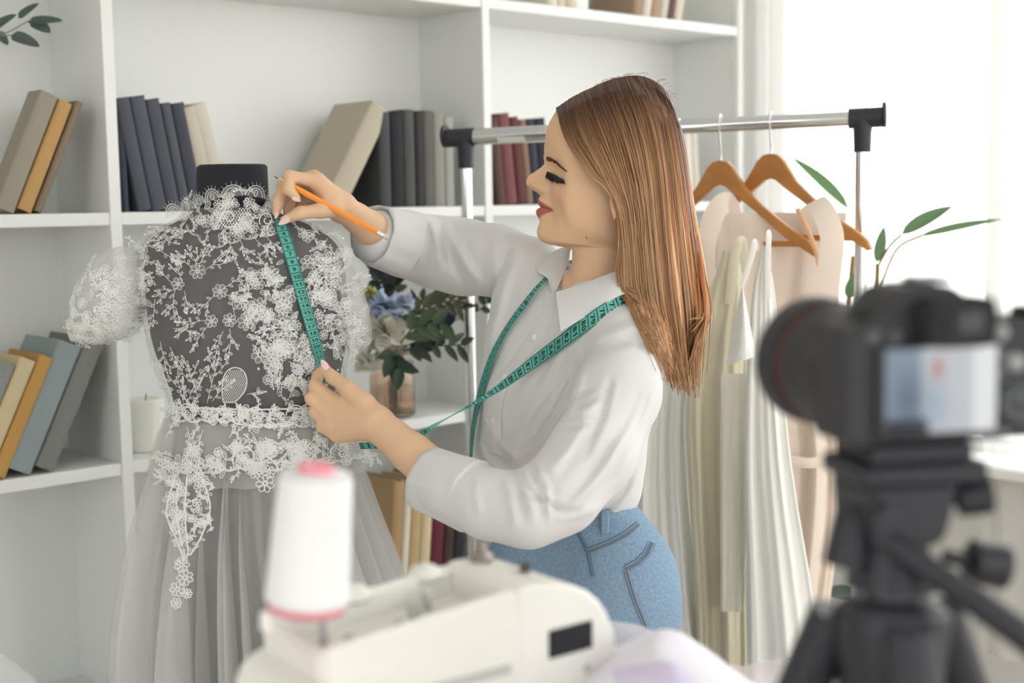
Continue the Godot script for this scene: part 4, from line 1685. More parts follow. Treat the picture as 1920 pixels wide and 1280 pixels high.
	for s: Array in [[[Vector2(326, 900), Vector2(312, 960), Vector2(330, 1010), Vector2(344, 1050)]], [[Vector2(350, 892), Vector2(346, 960), Vector2(352, 1040)]], [[Vector2(376, 892), Vector2(392, 950), Vector2(378, 1000), Vector2(356, 1040)]], [[Vector2(335, 905), Vector2(330, 960), Vector2(340, 1020)]]]:
		l.cord(l.bend(s[0], 24), 2.6)
		for q in l.bend(s[0], 16):
			l.loop(q, rng.randf() * TAU, 9.0, 5.0, 1.1)
	for f: Array in [[340, 1058, 14], [346, 1082, 15], [332, 1104, 14], [350, 1112, 9], [330, 1130, 10] ]:
		l.flower(Vector2(f[0], f[1]), f[2], 7, rng.randf() * TAU, 1.7)
	part("lace_tail", l.line, thread, o)
	part("lace_petals", l.fill, film, o)
	l = Lace.new()
	l.eye = EYE
	l.put = func(x: float, y: float, off: float) -> Vector3: return on_oval("skirt", x, y, off + 0.03)
	for f: Array in [[492, 908, 17], [474, 886, 12], [500, 886, 12]]:
		l.flower(Vector2(f[0], f[1]), f[2], 7, rng.randf() * TAU, 1.7)
	part("lace_flower", l.line, thread, o)


const HEAD_D := 1.95
# baseline outline of head and neck in profile, without nose and lips (px)
const FACE_LINE := [Vector2(1190, 156), Vector2(1150, 160), Vector2(1110, 172), Vector2(1075, 187), Vector2(1043, 207), Vector2(1030, 229), Vector2(1023, 250), Vector2(1020, 275), Vector2(1020, 295), Vector2(1022, 310), Vector2(1023, 330), Vector2(1021, 350), Vector2(1014, 366), Vector2(1011, 385), Vector2(1011, 400), Vector2(1011.5, 418), Vector2(1008.5, 428), Vector2(1007.5, 437), Vector2(1009.5, 446), Vector2(1014, 452.5), Vector2(1023, 456.5), Vector2(1041, 459.5), Vector2(1064, 462), Vector2(1073, 468), Vector2(1072, 490), Vector2(1067, 520), Vector2(1060, 550), Vector2(1056, 575), Vector2(1054, 612)]
const BACK_LINE := [Vector2(1190, 156), Vector2(1225, 172), Vector2(1250, 205), Vector2(1262, 250), Vector2(1262, 300), Vector2(1250, 350), Vector2(1225, 395), Vector2(1200, 432), Vector2(1194, 480), Vector2(1200, 530), Vector2(1215, 570), Vector2(1235, 620), Vector2(1240, 680)]
const HEAD_WIDE := [[96, 4], [102, 26], [112, 46], [128, 64], [150, 79], [180, 89], [215, 94], [250, 96], [290, 95], [320, 93], [345, 91], [370, 86], [395, 80], [415, 73], [432, 65], [445, 58], [453, 54], [462, 52], [500, 52], [535, 54], [560, 58], [600, 64]]
const NOSE := [[298, 0], [305, 1.5], [311, 5.5], [317.5, 11.5], [324, 18], [331, 24.5], [338, 30.4], [343, 33.0], [348, 34.0], [352, 33.2], [356, 30.5], [359.5, 25.5], [362, 18], [364, 9], [366, 3.5], [369, 0]]
const ROUND_OFF := [[270, 0], [290, 5], [305, 13], [322, 15], [340, 12], [355, 10], [368, 14], [385, 19], [405, 19], [420, 14], [440, 8], [456, 0]]
const LIPS := [[368, 0], [373, 2.6], [380, 4.2], [385, 3.0], [388.5, -1.5], [390, -3.0], [392, 0.5], [396, 4.6], [401, 6.4], [406, 5.2], [411, 2.0], [416, 0]]


class SkinMap:
	var cells := {}
	var v: PackedVector3Array
	var depth := PackedFloat32Array()
	var pix := PackedVector2Array()
	const S := 8.0

	func _init(mb: MB, eye: Vector3, r: Vector3, u: Vector3, f: Vector3, fpx: float) -> void:
		v = mb.v
		for i in v.size():
			var q := v[i] - eye
			var d := q.dot(f)
			depth.append(d)
			var p := Vector2(960.0 + q.dot(r) / d * fpx, 640.0 - q.dot(u) / d * fpx)
			pix.append(p)
			var k := Vector2i(int(p.x / S), int(p.y / S))
			if not cells.has(k):
				cells[k] = []
			cells[k].append(i)

	func near(px: float, py: float, fallback: float) -> float:
		var k := Vector2i(int(px / S), int(py / S))
		var p := Vector2(px, py)
		var got := PackedInt32Array()
		var best := 99.0
		for dx in range(-2, 3):
			for dy in range(-2, 3):
				for i: int in cells.get(k + Vector2i(dx, dy), []):
					if pix[i].distance_to(p) < 15.0:
						got.append(i)
						best = minf(best, depth[i])
		if got.is_empty():
			return fallback
		var sum := 0.0
		var all := 0.0
		for i in got:
			if depth[i] < best + 0.035:
				var w := 1.0 / (pix[i].distance_squared_to(p) + 2.0)
				w *= w
				sum += w * depth[i]
				all += w
		return sum / all


func map_of(mb: MB) -> SkinMap:
	return SkinMap.new(mb, EYE, cam_r, cam_u, cam_f, FPX)


func lin(r: float, g: float, b: float) -> Color:
	return rgb(r, g, b).srgb_to_linear()


func hit_x(list: Array, y: float, k: float, front: bool) -> float:
	# where the row line py = y + k (x - 1015) crosses an outline
	for i in list.size() - 1:
		var a: Vector2 = list[i]
		var b: Vector2 = list[i + 1]
		var fa := a.y - y - k * (a.x - 1015.0)
		var fb := b.y - y - k * (b.x - 1015.0)
		if (fa <= 0.0) != (fb <= 0.0):
			return lerpf(a.x, b.x, fa / (fa - fb))
	return 1190.0


func gauss(x: float, w: float) -> float:
	return exp(-x * x / (w * w))


func head_rows(mb: MB) -> void:
	var s_dir := -cam_f
	var k_px := HEAD_D / FPX
	var ys := []
	var y := 97.0
	while y < 610.0:
		ys.append(y)
		y += 1.4 if y > 288.0 and y < 462.0 else 4.0
	var cols := 168
	var first := mb.v.size()
	var skin := lin(224, 186, 150)
	var lip := lin(178, 96, 96)
	var turn := 0.06
	for j in ys.size():
		y = ys[j]
		var k := lerpf(0.34, 0.07, smoothstep(395.0, 468.0, y))
		if y > 500.0:
			k = lerpf(0.07, -0.15, smoothstep(500.0, 600.0, y))
		var fx := hit_x(FACE_LINE, y, k, true)
		var bx := hit_x(BACK_LINE, y, k, false)
		var wide := table(HEAD_WIDE, y, 1)
		if y < 98.0:
			fx = 1178.0
			bx = 1190.0
		var mid := lerpf(fx, bx, 0.5)
		mid = lerpf(mid, fx + 78.0, 0.6 * smoothstep(240.0, 330.0, y) * (1.0 - smoothstep(425.0, 462.0, y)))
		var full := lerpf(0.82, 0.72, smoothstep(200.0, 280.0, y)) if y < 400.0 else lerpf(0.72, 0.98, smoothstep(400.0, 450.0, y))
		var nose := table(NOSE, y, 1) if y > 298.0 and y < 370.0 else 0.0
		var round_off := table(ROUND_OFF, y, 1)
		var lips := table(LIPS, y, 1) if y > 368.0 and y < 416.0 else 0.0
		for i in cols:
			var q := float(i) / cols * 2.0 - 1.0
			var ph := PI * signf(q) * pow(absf(q), 1.5)
			var c := cos(ph)
			var s := sin(ph) * wide
			var x := mid - (mid - fx) * pow(absf(c), full) if c > 0.0 else mid + (bx - mid) * pow(-c, 0.85)
			var z := 0.0
			var col := skin
			if c > 0.0:
				var a := absf(s)
				# the face falls back on both sides of nose and mouth
				z -= round_off * smoothstep(7.0, 38.0, a) * (1.0 - smoothstep(55.0, 90.0, a))
				# nose, wings and nostril side
				var nw := lerpf(11.0, 17.0, smoothstep(312.0, 350.0, y))
				z += nose * exp(-pow(a / nw, 2.2))
				z += 14.0 * gauss(a - 18.5, 6.0) * gauss(y - 354.5, 7.0)
				z -= 6.0 * gauss(a - 9.0, 4.0) * gauss(y - 362.5, 2.5)
				z -= 6.0 * gauss(a - 28.5, 4.0) * gauss(y - 355.0, 9.0)
				# brow, socket, lid
				z += 2.2 * gauss(a - 24.0, 22.0) * gauss(y - 296.0, 9.0)
				z -= 6.5 * gauss(a - 25.0, 15.0) * gauss(y - 314.0, 11.0)
				z += 4.0 * gauss(a - 33.0, 12.0) * gauss(y - 321.0, 7.0)
				# cheek
				z += 4.0 * gauss(a - 46.0, 24.0) * gauss(y - 350.0, 22.0)
				# mouth
				var lw := exp(-pow(a / 27.0, 3.0))
				z += lips * lw
				z -= 2.4 * gauss(a - 31.0, 6.0) * gauss(y - 391.0, 6.0)
				z -= 1.2 * gauss(a, 4.0) * gauss(y - 371.0, 5.0)
				z += 1.6 * gauss(a, 22.0) * gauss(y - 436.0, 12.0)
				var top := 375.0 + 13.0 * pow(a / 31.0, 1.5) + 2.0 * gauss(a, 4.0)
				var low := 413.0 - 20.0 * pow(a / 31.0, 2.2)
				if a < 31.0 and y > top - 1.0 and y < low + 1.0:
					col = skin.lerp(lip, smoothstep(top - 1.0, top + 1.2, y) * (1.0 - smoothstep(low - 1.2, low + 1.0, y)))
				if a < 30.0 and absf(y - 389.8) < 1.3:
					col = lin(120, 48, 50)
				var rosy := 0.35 * gauss(a - 55.0, 24.0) * gauss(y - 362.0, 24.0) + 0.3 * gauss(a, 14.0) * gauss(y - 350.0, 10.0)
				col = col.lerp(lin(222, 150, 128), rosy)
			x -= z
			mb.col = col
			var dx := x - 1120.0
			# a slight turn of the face towards the camera
			var x2 := 1120.0 + dx * cos(turn) + s * sin(turn) * 0.0
			var depth := -s * k_px + dx * k_px * sin(turn)
			mb.vert(at(x2, y + k * (x - 1015.0), HEAD_D) + cam_f * depth)
	var n := ys.size()
	for j in n - 1:
		for i in cols:
			var i2 := (i + 1) % cols
			mb.quad(first + j * cols + i, first + j * cols + i2, first + (j + 1) * cols + i2, first + (j + 1) * cols + i)
	mb.col = skin


func bone(f: Field, list: Array, grow := 0.0) -> void:
	for i in list.size() - 1:
		var a: Array = list[i]
		var b: Array = list[i + 1]
		f.cone(at(a[0], a[1], a[2]), at(b[0], b[1], b[2]), a[3] * a[2] / FPX + grow, b[3] * b[2] / FPX + grow)


func box_of(lists: Array, pad: float) -> Array:
	var lo := Vector3(99, 99, 99)
	var hi := -lo
	for list: Array in lists:
		for e: Array in list:
			var p := at(e[0], e[1], e[2])
			var r: float = e[3] * e[2] / FPX + pad
			lo = lo.min(p - Vector3(r, r, r))
			hi = hi.max(p + Vector3(r, r, r))
	return [lo, hi]


func nets_of(mb: MB, lists: Array, cell: float, sharp: float) -> void:
	var b := box_of(lists, cell * 3 + 1.0 / sharp)
	var f := Field.new(b[0], b[1], cell, sharp)
	for list: Array in lists:
		bone(f, list)
	f.nets(mb)


func nail(o: Node3D, base: Vector3, tip: Vector3, wide: float, m: Material) -> void:
	var a := at3(base)
	var b := at3(tip)
	var mb := MB.new()
	leaf(mb, a, b - a, -cam_f, (b - a).length(), wide * base.z / FPX, 0.0, -0.14, 0.9, 8)
	part("nail", mb, m, o)


func build_person() -> void:
	rng.seed = 5
	var foot := at(1080, 1000, 1.95)
	foot.y = 0.0
	var o := thing("person", "woman in white shirt and blue jeans measuring the dress", "person", foot)
	var skin := mat(Color.WHITE, 0.52)
	skin.vertex_color_use_as_albedo = true
	skin.subsurf_scatter_enabled = true
	skin.subsurf_scatter_strength = 0.12
	skin.metallic_specular = 0.45
	var body := MB.new()
	body.colored = true
	head_rows(body)
	var head_map := map_of(body)
	body.col = lin(226, 188, 154)
	# right arm, raised to the collar with the pencil
	var wrist := [640, 388, 1.985, 25]
	nets_of(body, [
		[[612, 366, 1.968, 21], [594, 340, 1.95, 15]],
		[wrist, [594, 339, 1.947, 15]], [wrist, [588, 333, 1.968, 14]], [wrist, [590, 338, 1.992, 13.5]], [wrist, [598, 352, 2.01, 12]],
		[[594, 339, 1.947, 13], [543, 331, 1.931, 11.2], [540, 354, 1.922, 9.8], [556, 371, 1.922, 7.4]],
		[[588, 333, 1.968, 13], [533, 346, 1.955, 11.2], [522, 378, 1.946, 9.6], [518, 399, 1.941, 7.4]],
		[[590, 338, 1.992, 12.5], [548, 362, 1.985, 10.5], [541, 392, 1.972, 9], [538, 414, 1.964, 7]],
		[[598, 352, 2.01, 11.5], [566, 374, 2.005, 9.5], [554, 398, 1.996, 8.4], [547, 415, 1.988, 6.6]],
		[wrist, [622, 388, 1.96, 19], [602, 394, 1.945, 14.5], [563, 399, 1.932, 11.6], [533, 412, 1.928, 8.2]],
		[[640, 388, 1.985, 24], [668, 408, 2.01, 27], [692, 426, 2.035, 32], [740, 450, 2.1, 36], [812, 482, 2.22, 38]]], 0.0023, 420.0)
	# left arm, holding the tape on the bust
	wrist = [706, 795, 1.83, 31]
	nets_of(body, [
		[wrist, [628, 754, 1.868, 16]], [wrist, [621, 778, 1.86, 15]], [wrist, [624, 800, 1.857, 14.5]], [wrist, [634, 817, 1.857, 13]],
		[[628, 754, 1.868, 14.5], [591, 723, 1.884, 11.6], [595, 706, 1.897, 9.6], [600, 696, 1.9, 8.2]],
		[[621, 778, 1.858, 14.5], [584, 747, 1.871, 11.6], [592, 738, 1.895, 10], [606, 733, 1.905, 8.4]],
		[[624, 800, 1.856, 13.5], [592, 774, 1.87, 11], [600, 763, 1.893, 9.6], [612, 756, 1.905, 8.2]],
		[[634, 817, 1.856, 12.5], [604, 800, 1.864, 9.8], [601, 787, 1.884, 8.6], [610, 777, 1.9, 7.4]],
		[wrist, [684, 758, 1.84, 20], [654, 729, 1.853, 15], [623, 707, 1.87, 12], [608, 689, 1.88, 8.6]],
		[[706, 795, 1.83, 31], [735, 818, 1.815, 33], [770, 848, 1.795, 38], [830, 898, 1.765, 44], [955, 955, 1.705, 46]]], 0.0024, 480.0)
	# the rest of the body under the clothes, to the feet
	nets_of(body, [
		[[1120, 560, 1.955, 44], [1090, 680, 1.965, 70], [1060, 860, 1.975, 60], [1070, 1000, 1.975, 62], [1085, 1080, 1.965, 70]],
		[[985, 500, 2.09, 38], [1090, 580, 1.97, 55], [1180, 655, 1.87, 42]],
		[[985, 500, 2.09, 36], [812, 482, 2.22, 34]], [[1180, 655, 1.87, 42], [1090, 860, 1.745, 42], [955, 955, 1.705, 40]],
		[[1150, 1090, 1.91, 76], [1120, 1620, 1.9, 50], [1130, 2110, 1.95, 32]], [[1040, 1090, 2.02, 72], [1010, 1620, 2.05, 48], [1020, 2080, 2.05, 30]]], 0.012, 60.0)
	var skin_part := part("body", body, skin, o)
	# face details laid on the skin
	var dark := mat(rgb(30, 27, 30), 0.6)
	var lash := MB.new()
	var lid := [Vector2(1026, 323), Vector2(1031, 325), Vector2(1038, 328), Vector2(1046, 333), Vector2(1056, 338)]
	var lid_rows := []
	for i in 25:
		var t := i / 24.0 * 4.0
		var k := mini(int(t), 3)
		var q: Vector2 = lid[k].lerp(lid[k + 1], t - k)
		var d := head_map.near(q.x + 3, q.y, 1.9)
		lid_rows.append(Vector3(q.x, q.y, d - 0.0012))
	for i in 66:
		var t := i / 65.0
		var e: Vector3 = lid_rows[int(t * 24.0)]
		e.y += rng.randf_range(-1, 2.0)
		var long := (9.5 + 4.5 * sin(PI * clampf(t * 1.1, 0, 1))) * rng.randf_range(0.85, 1.1)
		var ang := lerpf(2.0, 1.1, t) + rng.randf_range(-0.12, 0.12)
		var tip := Vector2(e.x, e.y) + Vector2(cos(ang) * long * 0.9, sin(ang) * long)
		lash.tube(smooth(PackedVector3Array([at3(e), at(lerpf(e.x, tip.x, 0.5), lerpf(e.y, tip.y, 0.55), e.z - 0.004), at(tip.x, tip.y - 1.0, e.z - 0.009)]), 6), PackedFloat32Array([0.0009, 0.0009, 0.0008, 0.0006, 0.0004, 0.0001]), 4, false)
	var strip := PackedVector3Array()
	for e: Vector3 in lid_rows:
		strip.append(at3(e))
	lash.tube(strip, 0.0016, 6)
	part("eyelashes", lash, dark, skin_part)
	var brow := MB.new()
	var bl := [Vector2(1024, 297), Vector2(1032, 299), Vector2(1042, 304), Vector2(1051, 312), Vector2(1061, 320)]
	for i in 210:
		var t := rng.randf() * 4.0
		var k := mini(int(t), 3)
		var q: Vector2 = bl[k].lerp(bl[k + 1], t - k)
		var wide := lerpf(4.2, 0.8, t / 4.0)
		q.y += rng.randf_range(-wide, wide)
		var dir: Vector2 = (bl[k + 1] - bl[k]).normalized().rotated(rng.randf_range(-0.35, 0.15))
		var d := head_map.near(q.x + 2, q.y, 1.9) - 0.0008
		brow.tube(PackedVector3Array([at(q.x, q.y, d), at(q.x + dir.x * 4, q.y + dir.y * 4, d - 0.0002), at(q.x + dir.x * 8, q.y + dir.y * 8, d + 0.0012)]), PackedFloat32Array([0.00035, 0.0004, 0.0001]), 3, false)
	part("eyebrow", brow, mat(rgb(104, 66, 50), 0.7), skin_part)
	var ear := MB.new()
	var rows := []
	for j in 13:
		var t := j / 12.0
		var row := PackedVector3Array()
		for i in 14:
			var a := TAU * i / 14
			var r := sin(PI * clampf(t, 0.02, 0.98))
			var e := 1151.0 + 11.0 * r * cos(a) + 3.0 * sin(t * 3.0)
			row.append(at(e, 348.0 + 64.0 * t, 1.868 + 0.012 * (e - 1144.0) / 20.0 * -1.0) - cam_f * (0.004 + 0.005 * r * sin(a) - 0.004 * r * gauss(a - 1.57, 0.7)))
		rows.append(row)
	ear.grid(rows, true)
	ear.colored = true
	for i in ear.c.size():
		ear.c[i] = lin(226, 180, 152)
	part("ear", ear, skin, skin_part)
	var polish := mat(rgb(238, 200, 196), 0.18)
	nail(skin_part, Vector3(543, 407, 1.9155), Vector3(522, 421, 1.9165), 13, polish)
	nail(skin_part, Vector3(547, 370, 1.9145), Vector3(564, 377, 1.9155), 8, polish)
	nail(skin_part, Vector3(538, 410, 1.9545), Vector3(536, 426, 1.955), 9, polish)
	nail(skin_part, Vector3(547, 412, 1.979), Vector3(545, 425, 1.979), 8, polish)
	nail(skin_part, Vector3(519, 396, 1.931), Vector3(516, 410, 1.932), 8, polish)
	nail(skin_part, Vector3(614, 693, 1.8665), Vector3(602, 674, 1.8695), 13, polish)
	build_shirt(o, head_map)
	build_jeans(o)
	build_hair(o, head_map)


# creases: [width px, height m, points...]; the crest is steeper on the side of its shadow
const SHIRT_FOLDS := [
	[13, 0.007, Vector2(1112, 668), Vector2(1070, 720), Vector2(1046, 775), Vector2(1015, 826), Vector2(975, 862)],
	[8, -0.013, Vector2(1086, 672), Vector2(1066, 726), Vector2(1040, 776), Vector2(1010, 822), Vector2(972, 858)],
	[9, 0.007, Vector2(1100, 690), Vector2(1080, 740), Vector2(1060, 790)],
	[8, -0.007, Vector2(1048, 752), Vector2(1085, 742), Vector2(1120, 720)],
	[8, -0.006, Vector2(1030, 790), Vector2(1070, 800), Vector2(1110, 792)],
	[10, 0.007, Vector2(1040, 770), Vector2(1085, 772), Vector2(1130, 752)],
	[8, -0.007, Vector2(960, 870), Vector2(1000, 930), Vector2(1060, 960), Vector2(1110, 955)],
	[9, -0.006, Vector2(1150, 690), Vector2(1130, 780), Vector2(1090, 870)],
	[9, -0.005, Vector2(1225, 720), Vector2(1190, 810), Vector2(1140, 890)],
	[16, 0.007, Vector2(1245, 690), Vector2(1205, 780), Vector2(1150, 870), Vector2(1080, 950)],
	[13, 0.006, Vector2(1120, 740), Vector2(1075, 830), Vector2(1020, 900)],
	[12, 0.006, Vector2(1180, 800), Vector2(1120, 900), Vector2(1050, 975)],
	[12, 0.006, Vector2(972, 862), Vector2(992, 915), Vector2(1006, 985)],
	[10, 0.0045, Vector2(948, 882), Vector2(958, 930), Vector2(968, 1000)],
	[9, 0.003, Vector2(890, 886), Vector2(894, 930), Vector2(900, 975)],
	[9, 0.006, Vector2(1000, 858), Vector2(1026, 915), Vector2(1032, 985)],
	[8, -0.003, Vector2(960, 872), Vector2(974, 925), Vector2(986, 990)],
	[12, 0.008, Vector2(1205, 820), Vector2(1160, 900), Vector2(1110, 955), Vector2(1060, 975)],
	[10, 0.007, Vector2(1205, 870), Vector2(1180, 930), Vector2(1140, 975)],
	[9, -0.006, Vector2(1195, 850), Vector2(1150, 920), Vector2(1090, 965)],
	[10, 0.006, Vector2(748, 395), Vector2(760, 440), Vector2(752, 505)],
	[10, 0.007, Vector2(778, 400), Vector2(794, 450), Vector2(786, 520)],
	[8, -0.006, Vector2(764, 396), Vector2(778, 446), Vector2(770, 512)],
	[12, 0.007, Vector2(806, 405), Vector2(826, 460), Vector2(830, 535)],
	[9, -0.006, Vector2(794, 402), Vector2(810, 456), Vector2(808, 528)],
	[13, 0.008, Vector2(826, 410), Vector2(860, 470), Vector2(905, 545)],
	[11, -0.006, Vector2(818, 410), Vector2(846, 470), Vector2(872, 545)],
	[14, 0.007, Vector2(936, 420), Vector2(926, 480), Vector2(930, 545)],
	[13, 0.007, Vector2(985, 440), Vector2(950, 520), Vector2(930, 600), Vector2(905, 690)],
	[10, -0.005, Vector2(965, 450), Vector2(936, 520), Vector2(918, 590)],
	[10, 0.006, Vector2(985, 660), Vector2(955, 730), Vector2(930, 800)],
	[13, 0.007, Vector2(1045, 700), Vector2(1000, 770), Vector2(950, 860)],
	[11, 0.008, Vector2(900, 760), Vector2(925, 825), Vector2(975, 862)],
	[9, -0.006, Vector2(905, 790), Vector2(935, 846), Vector2(965, 880)],
	[11, 0.007, Vector2(890, 820), Vector2(912, 862), Vector2(950, 895)],
	[12, 0.006, Vector2(1235, 640), Vector2(1190, 612), Vector2(1130, 628), Vector2(1090, 660)],
	[10, -0.005, Vector2(1240, 668), Vector2(1185, 640), Vector2(1130, 652)],
	[9, 0.005, Vector2(1060, 640), Vector2(1030, 700), Vector2(990, 760)]]


func fold(mb: MB, folds: Array, deepest: float) -> void:
	var pix := PackedVector2Array()
	for p in mb.v:
		pix.append(project(p))
	var move := PackedFloat32Array()
	move.resize(pix.size())
	for f: Array in folds:
		var w: float = f[0]
		var amp: float = f[1]
		var pts := PackedVector2Array()
		for i in range(2, f.size()):
			pts.append(f[i])
		var n := pts.size()
		var box := Rect2(pts[0], Vector2.ZERO)
		for q in pts:
			box = box.expand(q)
		box = box.grow(w * 2.5)
		for i in pix.size():
			var p := pix[i]
			if not box.has_point(p):
				continue
			var best := 1e9
			var side := 0.0
			var along := 0.0
			for k in n - 1:
				var a := pts[k]
				var d := pts[k + 1] - a
				var t := clampf((p - a).dot(d) / d.length_squared(), 0.0, 1.0)
				var e := p - a - d * t
				if e.length() < best:
					best = e.length()
					side = signf(d.cross(e))
					along = (k + t) / (n - 1)
			if best > w * 2.4:
				continue
			var x := best / w
			var ends := smoothstep(0.0, 0.25, along) * (1.0 - smoothstep(0.75, 1.0, along))
			move[i] += amp * ends * (exp(-x * x * (1.0 if side > 0 else 2.2)) - 0.35 * exp(-(x - 1.3) * (x - 1.3) * 2.0))
	for i in pix.size():
		if move[i] != 0.0:
			var to := (EYE - mb.v[i]).normalized()
			mb.v[i] += to * move[i]


func build_shirt(o: Node3D, _head: SkinMap) -> void:
	var cotton := mat(rgb(222, 221, 221), 0.85)
	cotton.rim_enabled = true
	cotton.rim = 0.2
	bumpy(cotton, M.weave, 10.0, 0.02)
	cotton.backlight_enabled = true
	cotton.backlight = Color(0.25, 0.25, 0.25)
	M.cotton = cotton
	var mb := MB.new()
	var near_arm := [[1184, 652, 1.862, 68], [1158, 740, 1.8, 75], [1110, 850, 1.735, 76], [1050, 925, 1.7, 70], [990, 958, 1.685, 62], [915, 945, 1.705, 58], [850, 915, 1.74, 54], [826, 903, 1.755, 55]]
	var far_arm := [[990, 500, 2.08, 56], [930, 488, 2.13, 62], [870, 482, 2.18, 66], [810, 471, 2.19, 61], [760, 457, 2.13, 57], [712, 446, 2.07, 52]]
	var lists := [near_arm, far_arm,
		[[1000, 508, 2.06, 50], [1075, 560, 1.975, 46], [1120, 575, 1.93, 46], [1178, 636, 1.875, 62]],
		[[1130, 560, 1.96, 44], [1200, 590, 1.93, 40], [1195, 640, 1.9, 60]],
		[[992, 570, 2.04, 70], [1150, 660, 1.9, 80]],
		[[992, 645, 2.03, 84], [1150, 700, 1.92, 84]],
		[[982, 735, 2.02, 88], [1140, 770, 1.92, 84]],
		[[972, 830, 2.02, 84], [1130, 850, 1.92, 80]],
		[[976, 905, 2.01, 76], [1122, 905, 1.93, 74]],
		[[985, 950, 2.0, 66], [1128, 918, 1.94, 66]]]
	var b := box_of(lists, 0.035)
	var f := Field.new(b[0], b[1], 0.0048, 110.0)
	for list: Array in lists:
		bone(f, list)
	f.nets(mb)
	fold(mb, SHIRT_FOLDS, 1.97)
	var shirt := part("shirt", mb.dup(), cotton, o)
	M.shirt_map = map_of(mb)
	var sm: SkinMap = M.shirt_map
	# rolled cuffs
	for cf: Array in [[[868, 921, 1.735], [806, 898, 1.772], 60.0, 62.0, 46.0], [[738, 452, 2.09], [700, 440, 2.055], 54.0, 56.0, 38.0]]:
		var p0 := at(cf[0][0], cf[0][1], cf[0][2])
		var p1 := at(cf[1][0], cf[1][1], cf[1][2])
		var ax := (p1 - p0).normalized()
		var t := frame(p0, ax, Vector3.UP)
		var len := (p1 - p0).length()
		var k: float = cf[0][2] / FPX
		var prof := [Vector2(cf[2] * k * 0.9, -0.0195), Vector2(cf[2] * k + 0.0045, -0.02), Vector2(cf[2] * k + 0.0065, -0.017), Vector2(cf[3] * k + 0.002, len * 0.45), Vector2(cf[3] * k * 1.02, len * 0.9), Vector2(cf[3] * k, len + 0.002), Vector2(cf[3] * k - 0.004, len), Vector2(cf[4] * k + 0.006, len * 0.7), Vector2(cf[4] * k, 0.0)]
		var cm := MB.new()
		var rows := []
		for j in prof.size():
			var row := PackedVector3Array()
			for i in 64:
				var a := -TAU * i / 64
				var wv := 1.0 + 0.025 * sin(a * 3.0 + j * 0.4) + 0.018 * sin(a * 7.0 + 1.0 + j) + 0.01 * sin(a * 13.0)
				row.append(t * Vector3(cos(a) * prof[j].x * wv, prof[j].y + 0.003 * sin(a * 2.0 + 0.6), sin(a) * prof[j].x * wv))
			rows.append(row)
		cm.grid(rows, true)
		part("cuff", cm, cotton, shirt)
	# collar: fold line and outer edge, nearest leaf then far leaf
	for c: Array in [
			[[Vector3(1042, 547, 1.9), Vector3(1072, 538, 1.892), Vector3(1110, 525, 1.884), Vector3(1150, 510, 1.882), Vector3(1190, 500, 1.9), Vector3(1225, 505, 1.95)],
				[Vector3(1051, 621, 1.862), Vector3(1084, 602, 1.858), Vector3(1120, 580, 1.852), Vector3(1158, 556, 1.85), Vector3(1195, 545, 1.87), Vector3(1235, 545, 1.94)]],
			[[Vector3(1043, 545, 1.905), Vector3(1054, 520, 1.945), Vector3(1066, 490, 1.975), Vector3(1074, 462, 2.0), Vector3(1110, 450, 2.02)],
				[Vector3(1034, 549, 1.915), Vector3(1026, 522, 1.95), Vector3(1006, 503, 1.985), Vector3(1036, 472, 2.02), Vector3(1090, 452, 2.04)]]]:
		var top := curve(c[0], 26)
		var edge := curve(c[1], 26)
		var cm := MB.new()
		var rows := []
		for s: float in [1.0, -1.0]:
			for j in 7:
				var t := j / 6.0 if s > 0 else 1.0 - j / 6.0
				var row := PackedVector3Array()
				for i in 26:
					row.append(top[i].lerp(edge[i], t) - cam_f * (0.006 * sin(PI * t) + s * 0.0011))
				rows.append(row)
		cm.grid(rows, false, true)
		part("collar", cm, cotton, shirt)
	# button band with its lower edge line and buttons
	var bd := MB.new()
	var path := [Vector2(1040, 552), Vector2(1020, 600), Vector2(992, 650), Vector2(962, 690), Vector2(935, 720), Vector2(926, 780), Vector2(928, 850)]
	var rows := []
	for i in 40:
		var t := i / 39.0 * (path.size() - 1)
		var k := mini(int(t), path.size() - 2)
		var q: Vector2 = path[k].lerp(path[k + 1], t - k)
		var row := PackedVector3Array()
		for j in 5:
			var off := (j - 2) * 6.5
			var d := sm.near(q.x + off, q.y + off * 0.35, 1.95)
			row.append(at(q.x + off, q.y + off * 0.35, d - (0.0045 if absi(j - 2) < 2 else 0.0)))
		rows.append(row)
	for pass_no in 3:
		for i in range(1, 39):
			for j in 5:
				rows[i][j] = (rows[i - 1][j] + rows[i][j] * 2.0 + rows[i + 1][j]) / 4.0
	bd.grid(rows)
	part("button_band", bd, cotton, shirt)
	var pearl := mat(rgb(232, 230, 226), 0.25)
	for q: Vector2 in [Vector2(1038, 553), Vector2(1004, 632), Vector2(948, 706), Vector2(928, 790)]:
		var d := sm.near(q.x, q.y, 1.93) - 0.0036
		var bt := MB.new()
		bt.lathe([Vector2(0.0, 0.0), Vector2(0.0052, 0.0), Vector2(0.0056, 0.0008), Vector2(0.0052, 0.0017), Vector2(0.0042, 0.0013), Vector2(0.0, 0.0013)], frame(at(q.x, q.y, d), -cam_f), 20)
		part("button", bt, pearl, shirt)


